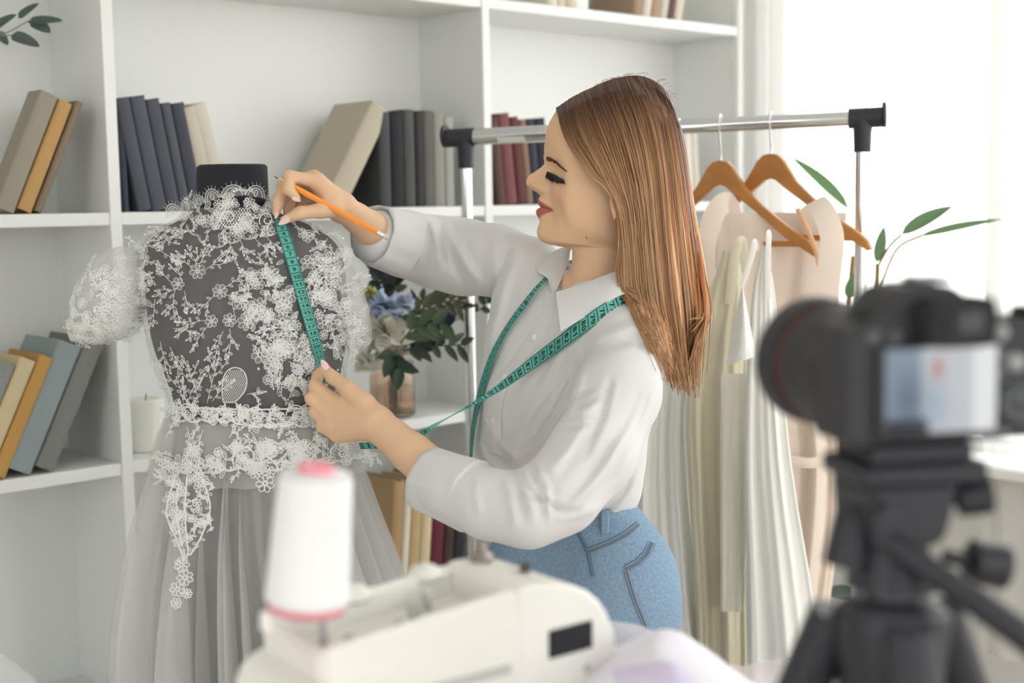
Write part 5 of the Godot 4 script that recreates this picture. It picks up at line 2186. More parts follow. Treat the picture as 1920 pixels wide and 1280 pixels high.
func build_jeans(o: Node3D) -> void:
	var denim := StandardMaterial3D.new()
	denim.albedo_texture = noise_tex(0.09, 256, FastNoiseLite.TYPE_SIMPLEX_SMOOTH, rgb(104, 132, 160), rgb(150, 174, 194))
	denim.uv1_triplanar = true
	denim.uv1_scale = Vector3(9, 9, 9)
	denim.roughness = 0.85
	denim.heightmap_enabled = true
	denim.heightmap_texture = M.weave
	denim.heightmap_scale = 0.03
	var mb := MB.new()
	var lists := [
		[[1010, 1010, 2.0, 80], [1118, 990, 1.94, 74]], [[1012, 1070, 2.0, 90], [1145, 1050, 1.925, 88]], [[1010, 1130, 2.01, 92], [1160, 1130, 1.92, 94]],
		[[1120, 985, 1.945, 66], [1168, 1080, 1.93, 84], [1172, 1150, 1.925, 94]],
		[[1160, 1120, 1.91, 98], [1150, 1300, 1.9, 92], [1120, 1640, 1.9, 62], [1130, 2080, 1.95, 50]],
		[[1040, 1100, 2.02, 92], [1030, 1300, 2.03, 84], [1010, 1640, 2.05, 60], [1020, 2060, 2.05, 48]]]
	var b := box_of(lists, 0.03)
	var f := Field.new(b[0], b[1], 0.0095, 80.0)
	for list: Array in lists:
		bone(f, list)
	f.nets(mb)
	var jm := map_of(mb)
	var j := part("jeans", mb, denim, o)
	var stitch := mat(rgb(196, 190, 170), 0.8)
	var seam := mat(rgb(88, 114, 142), 0.85)
	# waistband, yoke, side seam and pocket edges as raised welts with stitching
	for s: Array in [
			["waistband", [Vector2(990, 996), Vector2(1030, 990), Vector2(1080, 984), Vector2(1130, 974), Vector2(1165, 955), Vector2(1180, 945)], 15.0, true],
			["yoke_seam", [Vector2(1103, 1034), Vector2(1140, 1020), Vector2(1175, 1002), Vector2(1198, 982)], 7.0, true],
			["side_seam", [Vector2(1083, 996), Vector2(1093, 1014), Vector2(1103, 1036), Vector2(1112, 1080)], 4.0, false],
			["pocket_top", [Vector2(1174, 1067), Vector2(1195, 1056), Vector2(1212, 1038), Vector2(1222, 1016)], 8.0, true],
			["pocket_side", [Vector2(1174, 1068), Vector2(1183, 1100), Vector2(1193, 1132), Vector2(1210, 1172), Vector2(1216, 1200)], 4.5, true]]:
		var pts: Array = s[1]
		var w: float = s[2]
		var mid := PackedVector3Array()
		for i in 30:
			var t := i / 29.0 * (pts.size() - 1)
			var k := mini(int(t), pts.size() - 2)
			var q: Vector2 = pts[k].lerp(pts[k + 1], t - k)
			mid.append(Vector3(q.x, q.y, jm.near(q.x, q.y, 1.88)))
		for pass_no in 3:
			for i in range(1, 29):
				mid[i].z = (mid[i - 1].z + mid[i].z * 2 + mid[i + 1].z) / 4
		var welt := MB.new()
		var rows := []
		var edges := [PackedVector3Array(), PackedVector3Array()]
		for i in 30:
			var tan := mid[mini(i + 1, 29)] - mid[maxi(i - 1, 0)]
			var nrm := Vector2(-tan.y, tan.x).normalized()
			var row := PackedVector3Array()
			for c in 7:
				var u := (c - 3) / 3.0
				row.append(at(mid[i].x + nrm.x * u * w, mid[i].y + nrm.y * u * w, mid[i].z + (0.0005 if absf(u) > 0.9 else -0.0026)))
			rows.append(row)
			for e in 2:
				edges[e].append(at(mid[i].x + nrm.x * w * (0.62 if e == 0 else -0.62), mid[i].y + nrm.y * w * (0.62 if e == 0 else -0.62), mid[i].z - 0.003))
		welt.grid(rows)
		part(s[0], welt, denim if w > 9 else seam, j)
		if s[3]:
			var st := MB.new()
			for e in 2:
				for i in range(0, 58, 1):
					var t0 := i / 2.0
					var k := mini(int(t0), 28)
					var a: Vector3 = edges[e][k].lerp(edges[e][k + 1], t0 - k)
					var c2: Vector3 = edges[e][k].lerp(edges[e][k + 1], t0 - k + 0.32)
					st.tube(PackedVector3Array([a, c2]), 0.0008, 4, false)
			part("stitching", st, stitch, j)
	var lp := MB.new()
	var ld := jm.near(1134, 985, 1.87)
	lp.box(Vector3(0.012, 0.034, 0.006), Transform3D(Basis(cam_r, cam_u, -cam_f), at(1134, 982, ld - 0.005)), 0.002)
	part("belt_loop", lp, denim, j)
	for q: Array in [[1130, 1.95], [1020, 2.05]]:
		var sh := MB.new()
		var an := at(q[0], 2080, q[1])
		an.y = 0.05
		var fd := -Vector3(cam_r.x, 0, cam_r.z).normalized()
		var fd2 := (fd * 0.9 - Vector3(cam_f.x, 0, cam_f.z) * 0.1).normalized()
		var fl := Field.new(an - Vector3(0.3, 0.09, 0.3), an + Vector3(0.3, 0.12, 0.3), 0.009, 110.0)
		fl.cone(an + fd2 * -0.04 + Vector3(0, -0.008, 0), an + fd2 * 0.17 + Vector3(0, -0.018, 0), 0.04, 0.03)
		fl.cone(an + Vector3(0, 0.0, 0), an + Vector3(0, 0.06, 0), 0.042, 0.044)
		fl.nets(sh)
		part("shoe", sh, mat(rgb(236, 234, 230), 0.5), o)


const HAIR := [
	[0.0, [1044, 203], [1062, 258], [1104, 320], [1150, 366], [1164, 440], [1160, 525], [1204, 606]],
	[0.15, [1074, 183], [1092, 250], [1130, 320], [1162, 385], [1174, 460], [1180, 548], [1228, 654]],
	[0.3, [1108, 166], [1135, 240], [1160, 310], [1182, 390], [1190, 470], [1202, 565], [1252, 684]],
	[0.5, [1153, 148], [1185, 230], [1205, 310], [1215, 390], [1222, 480], [1234, 585], [1264, 702]],
	[0.7, [1200, 143], [1232, 218], [1248, 310], [1255, 400], [1262, 490], [1272, 592], [1282, 710]],
	[0.85, [1237, 160], [1261, 232], [1275, 320], [1284, 410], [1294, 500], [1304, 600], [1296, 708]],
	[1.0, [1258, 187], [1277, 256], [1289, 340], [1300, 430], [1315, 510], [1326, 580], [1312, 660]]]
const HAIR_DEPTH := [1.95, 1.884, 1.858, 1.856, 1.86, 1.862, 1.85]


var hair_skull: SkinMap


func hair_path(u: float, mirror: bool, lift: float, jx: float, jend: float) -> PackedVector3Array:
	var i := 0
	while i < HAIR.size() - 2 and u > HAIR[i + 1][0]:
		i += 1
	var w: float = (u - HAIR[i][0]) / (HAIR[i + 1][0] - HAIR[i][0])
	var i0 := maxi(i - 1, 0)
	var i3 := mini(i + 2, HAIR.size() - 1)
	var pts := PackedVector3Array()
	for k in 7:
		var x := cubic_interpolate(HAIR[i][k + 1][0], HAIR[i + 1][k + 1][0], HAIR[i0][k + 1][0], HAIR[i3][k + 1][0], w) + jx * k / 6.0 * smoothstep(-0.05, 0.2, u)
		var y := cubic_interpolate(HAIR[i][k + 1][1], HAIR[i + 1][k + 1][1], HAIR[i0][k + 1][1], HAIR[i3][k + 1][1], w)
		if k == 6:
			y += jend
			x += jend * 0.2
		var d: float = lerpf(HAIR_DEPTH[k], 1.95, smoothstep(0.55, 1.0, u) * 0.94)
		d += lift * (1.0 if k > 0 else 0.3)
		if mirror:
			d = 2.0 * HEAD_D - d
			if k > 3:
				d -= 0.03 * (k - 3)
		pts.append(at(x, y, d))
	var path := smooth(pts, 26)
	for k in range(0, 15):
		var q := project(path[k])
		var own := (path[k] - EYE).dot(cam_f)
		var skull := hair_skull.near(q.x, q.y, 9.0)
		if skull > 5.0:
			continue
		skull -= 0.006 + lift * -0.6
		if mirror:
			skull = 2.0 * HEAD_D - skull
			if own < skull:
				path[k] = at(q.x, q.y, skull)
		elif own > skull:
			path[k] = at(q.x, q.y, skull)
	for k in range(15, 26):
		var q := project(path[k])
		var own := (path[k] - EYE).dot(cam_f)
		var cloth: float = M.shirt_map.near(q.x, q.y, 9.0) - 0.004 + lift * 0.5
		if not mirror and cloth < 5.0 and own > cloth:
			path[k] = at(q.x, q.y, cloth)
	return path


func build_hair(o: Node3D, hm: SkinMap) -> void:
	hair_skull = hm
	rng.seed = 77
	var m := mat(Color.WHITE, 0.38)
	m.vertex_color_use_as_albedo = true
	m.metallic_specular = 0.5
	m.backlight_enabled = true
	m.backlight = Color(0.25, 0.25, 0.25)
	var hair := MB.new()
	hair.colored = true
	# under layer so that the scalp never shows
	for side in 2:
		var rows := []
		for i in 30:
			rows.append(hair_path(i / 29.0, side == 1, 0.006, 0.0, -30.0))
		var first := hair.v.size()
		hair.grid(rows)
		for k in range(first, hair.v.size()):
			hair.c[k] = lin(126, 82, 54)
	var root := lin(84, 52, 36)
	for n in 470:
		var mirror := n >= 330
		var u := pow(rng.randf(), 0.9)
		var lift := rng.randf_range(-0.004, 0.006)
		var path := hair_path(u, mirror, lift, rng.randf_range(-9, 9), rng.randf_range(-80, 26) * (0.25 + 0.75 * u))
		var wave := rng.randf() * TAU
		for k in 26:
			path[k] += cam_r * 0.0022 * sin(k * 0.33 + wave) * smoothstep(6.0, 16.0, k)
		var pal := rng.randf()
		var body := lin(172, 100, 58).lerp(lin(214, 142, 90), rng.randf())
		if pal < 0.3:
			body = lin(116, 70, 44)
		elif pal > 0.72:
			body = lin(222, 176, 128)
		var end := body.lerp(lin(228, 184, 136), 0.5)
		var rad := PackedFloat32Array()
		var rr := rng.randf_range(0.0022, 0.0046)
		for k in 26:
			var t := k / 25.0
			rad.append(rr * (0.55 + 0.45 * smoothstep(0.0, 0.25, t)) * (1.0 - 0.88 * smoothstep(0.72, 1.0, t)))
		var first := hair.v.size()
		hair.tube(path, rad, 6, false, 0.6)
		for k in 26:
			var t := k / 25.0
			var c := root.lerp(body, smoothstep(0.05, 0.5, t)).lerp(end, smoothstep(0.5, 1.0, t))
			for q in 6:
				hair.c[first + k * 6 + q] = c
	# fine strands over the locks, a few flying off
	for n in 900:
		var u := rng.randf()
		var path := hair_path(u, n % 6 == 0, rng.randf_range(-0.0085, -0.001), rng.randf_range(-12, 12), rng.randf_range(-70, 34))
		if n % 9 == 0:
			for k in 26:
				path[k] += (cam_r * sin(k * 0.3 + n) * 0.006 + cam_u * cos(k * 0.2 + n) * 0.004) * k / 25.0
		var first := hair.v.size()
		hair.tube(path, 0.0005, 3, false)
		var c := lin(150, 98, 62).lerp(lin(226, 188, 144), rng.randf())
		for k in range(first, hair.v.size()):
			var t := float((k - first) / 3) / 25.0
			hair.c[k] = root.lerp(c, smoothstep(0.0, 0.35, t))
	# short flyaways at the crown and temple
	for n in 46:
		var u := rng.randf_range(0.3, 1.0)
		var path := hair_path(u, false, 0.0, 0, 0)
		var p := path[0]
		var dir := (cam_u * rng.randf_range(0.5, 1.0) + cam_r * rng.randf_range(-0.4, 0.9)).normalized()
		hair.col = lin(150, 104, 70)
		var fl := rng.randf_range(0.3, 1.1)
		hair.tube(smooth(PackedVector3Array([p - cam_u * 0.004, p + (dir * 0.005 + cam_r * 0.003) * fl, p + (dir * 0.008 + cam_r * 0.012) * fl]), 7), 0.00022, 3, false)
	part("hair", hair, m, o)


# a printed ribbon between two edges (world points); numbers run along it
class Ribbon:
	var a: PackedVector3Array
	var b: PackedVector3Array
	var eye: Vector3

	func point(u: float, v: float, lift: float) -> Vector3:
		var t := clampf(u, 0.0, 1.0) * (a.size() - 1)
		var k := mini(int(t), a.size() - 2)
		var p := a[k].lerp(a[k + 1], t - k).lerp(b[k].lerp(b[k + 1], t - k), v)
		return p + (eye - p).normalized() * lift

	func strip(mb: MB, u0: float, u1: float, v0: float, v1: float, lift: float, n: int) -> void:
		var rows := []
		for i in n:
			var u := lerpf(u0, u1, float(i) / (n - 1))
			rows.append(PackedVector3Array([point(u, v0, lift), point(u, (v0 + v1) / 2, lift), point(u, v1, lift)]))
		mb.grid(rows)

	func length() -> float:
		var s := 0.0
		for i in a.size() - 1:
			s += (a[i + 1] + b[i + 1]).distance_to(a[i] + b[i]) / 2
		return s


var glyphs := {}


func glyph(t: String) -> Array:
	if not glyphs.has(t):
		var f := SystemFont.new()
		f.font_names = PackedStringArray(["Droid Sans"])
		f.font_weight = 700
		var m := TextMesh.new()
		m.font = f
		m.font_size = 32
		m.pixel_size = 0.03
		m.depth = 0.0
		m.curve_step = 2.0
		m.text = t
		glyphs[t] = m.surface_get_arrays(0)
	return glyphs[t]


# text read across the ribbon, its top towards smaller u
func print_on(mb: MB, r: Ribbon, t: String, u: float, du: float, width: float) -> void:
	var g := glyph(t)
	var vs: PackedVector3Array = g[Mesh.ARRAY_VERTEX]
	var first := mb.v.size()
	for p in vs:
		mb.vert(r.point(u - p.y * du, 0.5 + p.x * width, 0.0007))
	var id: PackedInt32Array = g[Mesh.ARRAY_INDEX]
	for i in range(0, id.size(), 3):
		mb.tri(first + id[i], first + id[i + 1], first + id[i + 2])


func build_tape() -> void:
	var sm: SkinMap = M.shirt_map
	var o := thing("tape_measure", "teal tape measure round her neck and stretched along the lace bodice", "tape measure", at(900, 700, 1.9))
	var teal := mat(rgb(92, 180, 168), 0.45)
	var ink := mat(rgb(18, 30, 34), 0.7)
	var rim := mat(rgb(40, 104, 98), 0.5)
	var parts := []
	# on the dress, hand to hand
	var ea := PackedVector3Array()
	var eb := PackedVector3Array()
	for q: Array in [[512, 408, 536, 404], [517, 428, 539, 424], [528, 462, 549, 458], [540, 502, 561, 498], [552, 544, 573, 540], [563, 582, 584, 577], [574, 620, 595, 614], [585, 656, 604, 650], [593, 682, 610, 676], [598, 704, 613, 697], [604, 722, 618, 712]]:
		var lift := 0.0095 if q[1] < 690 else 0.02
		ea.append(on_oval("form", q[0], q[1], lift))
		eb.append(on_oval("form", q[2], q[3], lift))
	parts.append([ea, eb, 1, 30, 0.0])
	# over the near shoulder and away to the lower hand
	ea = PackedVector3Array()
	eb = PackedVector3Array()
	for q: Array in [[1240, 520, 1268, 548, 1.93], [1196, 530, 1212, 558, 0], [1159, 548, 1166, 574, 0], [1122, 572, 1126, 602, 0], [1087, 598, 1088, 628, 0], [1056, 622, 1057, 652, 0], [1026, 646, 1026, 676, 0], [997, 668, 1000, 693, 0], [969, 690, 976, 710, 0], [925, 727, 932, 737, 1.885], [882, 756, 888, 760, 1.87], [841, 781, 842, 783, 1.86], [810, 796, 815, 801, 1.855], [781, 812, 789, 820, 1.855], [740, 826, 750, 838, 1.87], [672, 830, 676, 842, 1.9]]:
		var d: float = q[4]
		var d2 := d
		if d == 0.0:
			d = minf(sm.near(q[0], q[1], 1.9), minf(sm.near(q[2], q[3], 1.9), sm.near((q[0] + q[2]) / 2.0, (q[1] + q[3]) / 2.0, 1.9))) - 0.013
			d2 = d
		ea.append(at(q[0], q[1], d))
		eb.append(at(q[2], q[3], d2))
	for k in 2:
		for i in range(1, 9):
			ea[i] = (ea[i - 1] + ea[i] * 2.0 + ea[i + 1]) / 4.0
			eb[i] = (eb[i - 1] + eb[i] * 2.0 + eb[i + 1]) / 4.0
	parts.append([ea, eb, 73, 104, 0.0])
	# round the back of the neck and down the chest
	ea = PackedVector3Array()
	eb = PackedVector3Array()
	for q: Array in [[1240, 520, 1268, 548, 1.95], [1230, 505, 1262, 520, 2.03], [1150, 480, 1160, 500, 2.09], [1060, 490, 1066, 506, 2.0], [1016, 524, 1022, 528, 0], [976, 571, 984, 578, 0], [936, 622, 956, 610, 0], [912, 662, 931, 648, 0], [899, 709, 917, 694, 0], [890, 749, 908, 734, 0], [883, 786, 898, 768, 0], [878, 833, 887, 811, 0], [879, 862, 884, 852, 1.945], [880, 880, 884, 880, 1.95]]:
		var d: float = q[4]
		var d2 := d
		if d == 0.0:
			d = sm.near(q[0] + 6, q[1], 1.97) - 0.011
			d2 = sm.near(q[2] + 4, q[3], 1.97) - 0.011
		ea.append(at(q[0], q[1], d))
		eb.append(at(q[2], q[3], d2))
	for k in 2:
		for i in range(6, 13):
			ea[i] = (ea[i - 1] + ea[i] * 2.0 + ea[i + 1]) / 4.0
			eb[i] = (eb[i - 1] + eb[i] * 2.0 + eb[i + 1]) / 4.0
	parts.append([ea, eb, 55, 12, 0.0])
	var band := MB.new()
	var print := MB.new()
	var line_mb := MB.new()
	for p: Array in parts:
		var r := Ribbon.new()
		r.a = smooth(p[0], 120)
		r.b = smooth(p[1], 120)
		r.eye = EYE
		r.strip(band, 0, 1, 0, 1, 0.0, 120)
		r.strip(band, 0, 1, 0, 1, -0.0004, 120)
		for v: float in [0.02, 0.9]:
			r.strip(line_mb, 0, 1, v, v + 0.07, 0.0005, 100)
		var n: int = absi(p[3] - p[2])
		for i in n:
			var u := (i + 0.5) / n
			var val: int = p[2] + i * (1 if p[3] > p[2] else -1)
			var w := r.point(u, 0, 0).distance_to(r.point(u, 1, 0))
			if w < 0.005:
				continue
			r.strip(print, u - 0.03 / n, u + 0.05 / n, 0.1, 0.88, 0.0006, 2)
			print_on(print, r, str(val), u + 0.52 / n, 0.68 / n, 0.62 if val > 9 else 0.6)
	part("ribbon", band, teal, o)
	part("edge_lines", line_mb, rim, o)
	part("numerals", print, ink, o)
	# pencil held in the upper hand
	var tip := at(513.4, 330, 1.921)
	var end := at(729, 447, 1.965)
	var ax := (tip - end).normalized()
	var pc := thing("pencil", "orange hexagonal pencil with white eraser held in her upper hand", "pencil", at(620, 390, 1.93))
	var len := tip.distance_to(end)
	var hx := MB.new()
	var fr := frame(end, ax)
	var rows := []
	for y: float in [0.02, len - 0.021]:
		var row := PackedVector3Array()
		for k in 6:
			row.append(fr * Vector3(cos(-TAU * k / 6) * 0.0045, y, sin(-TAU * k / 6) * 0.0045))
		rows.append(row)
	for k in 6:
		hx.face([rows[0][k], rows[0][(k + 1) % 6], rows[1][(k + 1) % 6], rows[1][k]])
	part("shaft", hx, mat(rgb(252, 158, 66), 0.35), pc)
	var wd := MB.new()
	wd.lathe([Vector2(0.0044, len - 0.0215), Vector2(0.0041, len - 0.02), Vector2(0.0012, len - 0.006)], fr, 18)
	part("sharpened_wood", wd, mat(rgb(206, 176, 132), 0.7), pc)
	var ld := MB.new()
	ld.lathe([Vector2(0.0013, len - 0.0065), Vector2(0.0002, len)], fr, 12)
	part("lead", ld, mat(rgb(44, 44, 48), 0.4), pc)
	var fe := MB.new()
	fe.lathe([Vector2(0.0038, 0.0205), Vector2(0.0041, 0.019), Vector2(0.0039, 0.0165), Vector2(0.0041, 0.015), Vector2(0.0039, 0.0125), Vector2(0.0041, 0.011), Vector2(0.0039, 0.0085)], fr, 20)
	part("ferrule", fe, mat(rgb(226, 226, 222), 0.25, 0.8), pc)
	var er := MB.new()
	er.lathe([Vector2(0.0037, 0.009), Vector2(0.0038, 0.002), Vector2(0.003, 0.0005), Vector2(0.0001, 0.0)], fr, 20)
	part("eraser", er, mat(rgb(214, 208, 190), 0.8), pc)


# a point from the camera's ground axes: metres right, forward; height y
func spot(r: float, f: float, y: float) -> Vector3:
	var fh := Vector3(cam_f.x, 0, cam_f.z).normalized()
	var rh := Vector3(cam_r.x, 0, cam_r.z).normalized()
	return Vector3(0, y, 0) + rh * r + fh * f


func build_foreground() -> void:
	var fh := Vector3(cam_f.x, 0, cam_f.z).normalized()
	var rh := Vector3(cam_r.x, 0, cam_r.z).normalized()
	build_table(fh, rh)
	build_machine(fh, rh)
	build_cloth()
	build_dslr(fh, rh)


func build_table(fh: Vector3, rh: Vector3) -> void:
	var b := Basis(rh, Vector3.UP, rh.cross(Vector3.UP))
	var o := thing("work_table", "white work table under the sewing machine", "table", spot(-0.1, 1.13, 0))
	var top := MB.new()
	top.box(Vector3(0.9, 0.03, 0.56), Transform3D(b, spot(-0.1, 1.13, 0.9)), 0.004)
	part("table_top", top, M.white, o)
	for sx: float in [-1.0, 1.0]:
		for sz: float in [-1.0, 1.0]:
			var l := MB.new()
			l.box(Vector3(0.045, 0.884, 0.045), Transform3D(b, spot(-0.1 + sx * 0.4, 1.13 + sz * 0.23, 0.442)), 0.004)
			part("leg", l, M.white, o)


func rounded(pts: PackedVector2Array, radii: Array, n := 7) -> PackedVector2Array:
	var out := PackedVector2Array()
	for i in pts.size():
		var p := pts[i]
		var a := pts[(i - 1 + pts.size()) % pts.size()]
		var c := pts[(i + 1) % pts.size()]
		var r: float = radii[i]
		if r <= 0.0:
			out.append(p)
			continue
		var p0 := p + (a - p).normalized() * r
		var p1 := p + (c - p).normalized() * r
		for k in n:
			var t := float(k) / (n - 1)
			out.append(p0.lerp(p, t).lerp(p.lerp(p1, t), t))
	return out


func build_machine(fh: Vector3, rh: Vector3) -> void:
	var e1 := (fh * 0.6 + rh * 0.8).normalized()
	var e2 := (fh * 0.8 - rh * 0.6).normalized()
	# front right foot of the machine; local x along the arm (0 at the left end), y up, z towards the viewer
	var length := 0.285
	var deep := 0.1
	var foot := spot(0.0813, 1.03, 0.916) - e1 * length
	var t := Transform3D(Basis(e1, Vector3.UP, -e2), foot)
	var tc := t * Transform3D(Basis(), Vector3(0, 0, -deep / 2))
	var cream := mat(rgb(240, 238, 232), 0.32)
	var grey := mat(rgb(196, 196, 192), 0.45)
	var black := mat(rgb(22, 24, 30), 0.3)
	var o := thing("sewing_machine", "white sewing machine with dark display in the foreground", "sewing machine", foot)
	var body := MB.new()
	# column, arm, head and bed, each a rounded slab a little narrower than the last
	for q: Array in [
			[[Vector2(0.185, 0.0), Vector2(length, 0.0), Vector2(length, 0.292), Vector2(0.185, 0.299)], [0.006, 0.02, 0.08, 0.012], deep],
			[[Vector2(0.0, 0.165), Vector2(0.21, 0.165), Vector2(0.21, 0.277), Vector2(0.0, 0.262)], [0.02, 0.006, 0.006, 0.03], deep - 0.0016],
			[[Vector2(0.002, 0.14), Vector2(0.055, 0.14), Vector2(0.06, 0.25), Vector2(0.002, 0.25)], [0.012, 0.012, 0.008, 0.008], deep - 0.0032],
			[[Vector2(-0.004, 0.0), Vector2(0.21, 0.0), Vector2(0.21, 0.068), Vector2(-0.004, 0.066)], [0.006, 0.006, 0.006, 0.01], deep - 0.0016]]:
		body.slab(rounded(PackedVector2Array(q[0]), q[1], 9), q[2], tc, 0.003)
	part("housing", body, cream, o)
	# tray walls on top of the arm
	var tray := MB.new()
	var slope := Basis(Vector3(0, 0, 1), 0.07)
	for s: float in [-1.0, 1.0]:
		tray.box(Vector3(0.165, 0.028, 0.011), tc * Transform3D(slope, Vector3(0.106, 0.277, s * (deep / 2 - 0.007))), 0.004)
	tray.box(Vector3(0.011, 0.026, deep - 0.012), tc * Transform3D(slope, Vector3(0.027, 0.271, 0)), 0.004)
	part("tray_walls", tray, cream, o)
	for q: Array in [[0.06, 0.018, 0.004], [0.1, 0.02, 0.004], [0.132, -0.01, 0.005], [0.15, -0.02, 0.0035]]:
		var pin := MB.new()
		pin.lathe([Vector2(0, 0), Vector2(q[2], 0), Vector2(q[2], 0.012), Vector2(q[2] * 0.7, 0.014), Vector2(0, 0.014)], tc * Transform3D(slope, Vector3(q[0], 0.264 + q[0] * 0.06, q[1])), 14)
		part("thread_guide", pin, grey, o)
	var mark := MB.new()
	mark.box(Vector3(0.012, 0.001, 0.005), tc * Transform3D(slope, Vector3(0.085, 0.2695, 0.028)), 0.0003)
	part("blue_mark", mark, mat(rgb(60, 84, 150), 0.5), o)
	# display, slot, buttons on the front face
	var face := t * Transform3D(Basis(), Vector3(0, 0, 0.0))
	var disp := MB.new()
	disp.box(Vector3(0.043, 0.022, 0.002), face * Transform3D(Basis(), Vector3(0.235, 0.249, 0.0004)), 0.0006)
	part("display", disp, black, o, "dark rectangular display")
	var slot := MB.new()
	slot.box(Vector3(0.085, 0.0075, 0.002), face * Transform3D(Basis(), Vector3(0.135, 0.239, 0.0002)), 0.0006)
	part("slot", slot, grey, o)
	for q: Array in [[0.251, 0.222, 0.0035], [0.212, 0.2, 0.004]]:
		var bt := MB.new()
		bt.lathe([Vector2(0, 0.0), Vector2(q[2], 0.0), Vector2(q[2] * 0.9, 0.002), Vector2(0, 0.0024)], face * Transform3D(Basis(Vector3.RIGHT, PI / 2), Vector3(q[0], q[1], -0.0004)), 16)
		part("button", bt, grey, o)
	# things on the right of the top: black slit, bobbin winder
	var slit := MB.new()
	slit.box(Vector3(0.024, 0.002, 0.009), tc * Transform3D(Basis(Vector3.UP, 0.9), Vector3(0.226, 0.2985, 0.006)), 0.0005)
	part("slit", slit, black, o)
	var wind := MB.new()
	wind.lathe([Vector2(0, 0), Vector2(0.009, 0), Vector2(0.009, 0.006), Vector2(0.004, 0.008), Vector2(0.003, 0.016), Vector2(0, 0.017)], tc * Transform3D(Basis(), Vector3(0.212, 0.2965, -0.034)), 18)
	part("bobbin_winder", wind, mat(rgb(150, 142, 134), 0.3, 0.7), o)
	for q: Array in [[0.165, 0.288], [0.1, 0.284]]:
		var kn := MB.new()
		kn.lathe([Vector2(0, 0), Vector2(0.014, 0), Vector2(0.014, 0.006), Vector2(0.009, 0.011), Vector2(0, 0.012)], tc * Transform3D(Basis(), Vector3(q[0], q[1], -deep / 2 + 0.004)), 20)
		part("rear_knob", kn, cream, o)
	var dial := MB.new()
	dial.lathe([Vector2(0, 0), Vector2(0.022, 0), Vector2(0.024, 0.004), Vector2(0.024, 0.01), Vector2(0.02, 0.013), Vector2(0, 0.013)], tc * Transform3D(Basis(Vector3(0, 0, 1), PI / 2), Vector3(0.001, 0.215, 0.012)), 28)
	part("end_dial", dial, cream, o)
	var rod := MB.new()
	rod.tube(PackedVector3Array([tc * Vector3(0.055, 0.262, -0.012), tc * Vector3(0.055, 0.31, -0.012)]), 0.0035, 12)
	part("spool_pin", rod, grey, o)
	var peg := MB.new()
	peg.tube(PackedVector3Array([at(500, 1180, 0.9), at(500, 1148, 0.9), at(500, 1146, 0.9)]), PackedFloat32Array([0.0045, 0.0045, 0.003]), 14)
	part("thread_peg", peg, cream, o)
	var nb := MB.new()
	nb.box(Vector3(0.06, 0.05, 0.04), t * Transform3D(Basis(), Vector3(0.03, 0.12, -0.05)), 0.006)
	nb.tube(PackedVector3Array([t * Vector3(0.03, 0.1, -0.05), t * Vector3(0.03, 0.068, -0.05)]), 0.004, 10)
	part("needle_bar", nb, grey, o)
	# thread cone on the pin
	var base := at(574, 1140, 0.915)
	var top := at(593, 878, 0.905)
	var ax := (top - base).normalized()
	var len := base.distance_to(top)
	var f := frame(base, ax)
	var sp := thing("thread_cone", "large white cone of thread on pink spool, on the sewing machine", "thread", base)
	var th := MB.new()
	var prof := [Vector2(0.001, 0.004), Vector2(0.026, 0.004), Vector2(0.0285, 0.007)]
	for i in 46:
		var q := i / 45.0
		prof.append(Vector2(lerpf(0.0288, 0.0252, q) + 0.00022 * sin(i * 1.9), lerpf(0.008, len - 0.008, q)))
	prof.append_array([Vector2(0.0235, len - 0.003), Vector2(0.001, len - 0.002)])
	th.lathe(prof, f, 48)
	part("thread", th, mat(rgb(244, 243, 246), 0.7), sp)
	var pink := mat(rgb(244, 160, 174), 0.5)
	for q: Array in [[-0.001, 0.0045, 0.0262], [len - 0.003, len + 0.0022, 0.0125]]:
		var fl := MB.new()
		fl.lathe([Vector2(0.004, q[0]), Vector2(q[2], q[0]), Vector2(q[2], q[1]), Vector2(q[2] - 0.003, q[1] + 0.001), Vector2(0.006, q[1]), Vector2(0.005, q[0])], f, 36)
		part("spool_flange", fl, pink, sp)


# cloth sheet from rows of pixel points
func sheet(mb: MB, lines: Array, nu: int, nv: int, ripple: float, seed_no: int) -> void:
	var n := FastNoiseLite.new()
	n.seed = seed_no
	n.frequency = 9.0
	var cols := []
	for l: Array in lines:
		cols.append(curve(l, nu))
	var rows := []
	for j in nv:
		rows.append(PackedVector3Array())
	for i in nu:
		var c := PackedVector3Array()
		for l: PackedVector3Array in cols:
			c.append(l[i])
		var s := smooth(c, nv)
		for j in nv:
			rows[j].append(s[j] + Vector3.UP * ripple * n.get_noise_3dv(s[j]) + cam_f * ripple * n.get_noise_3dv(s[j] * 1.7 + Vector3.ONE))
	mb.grid(rows)


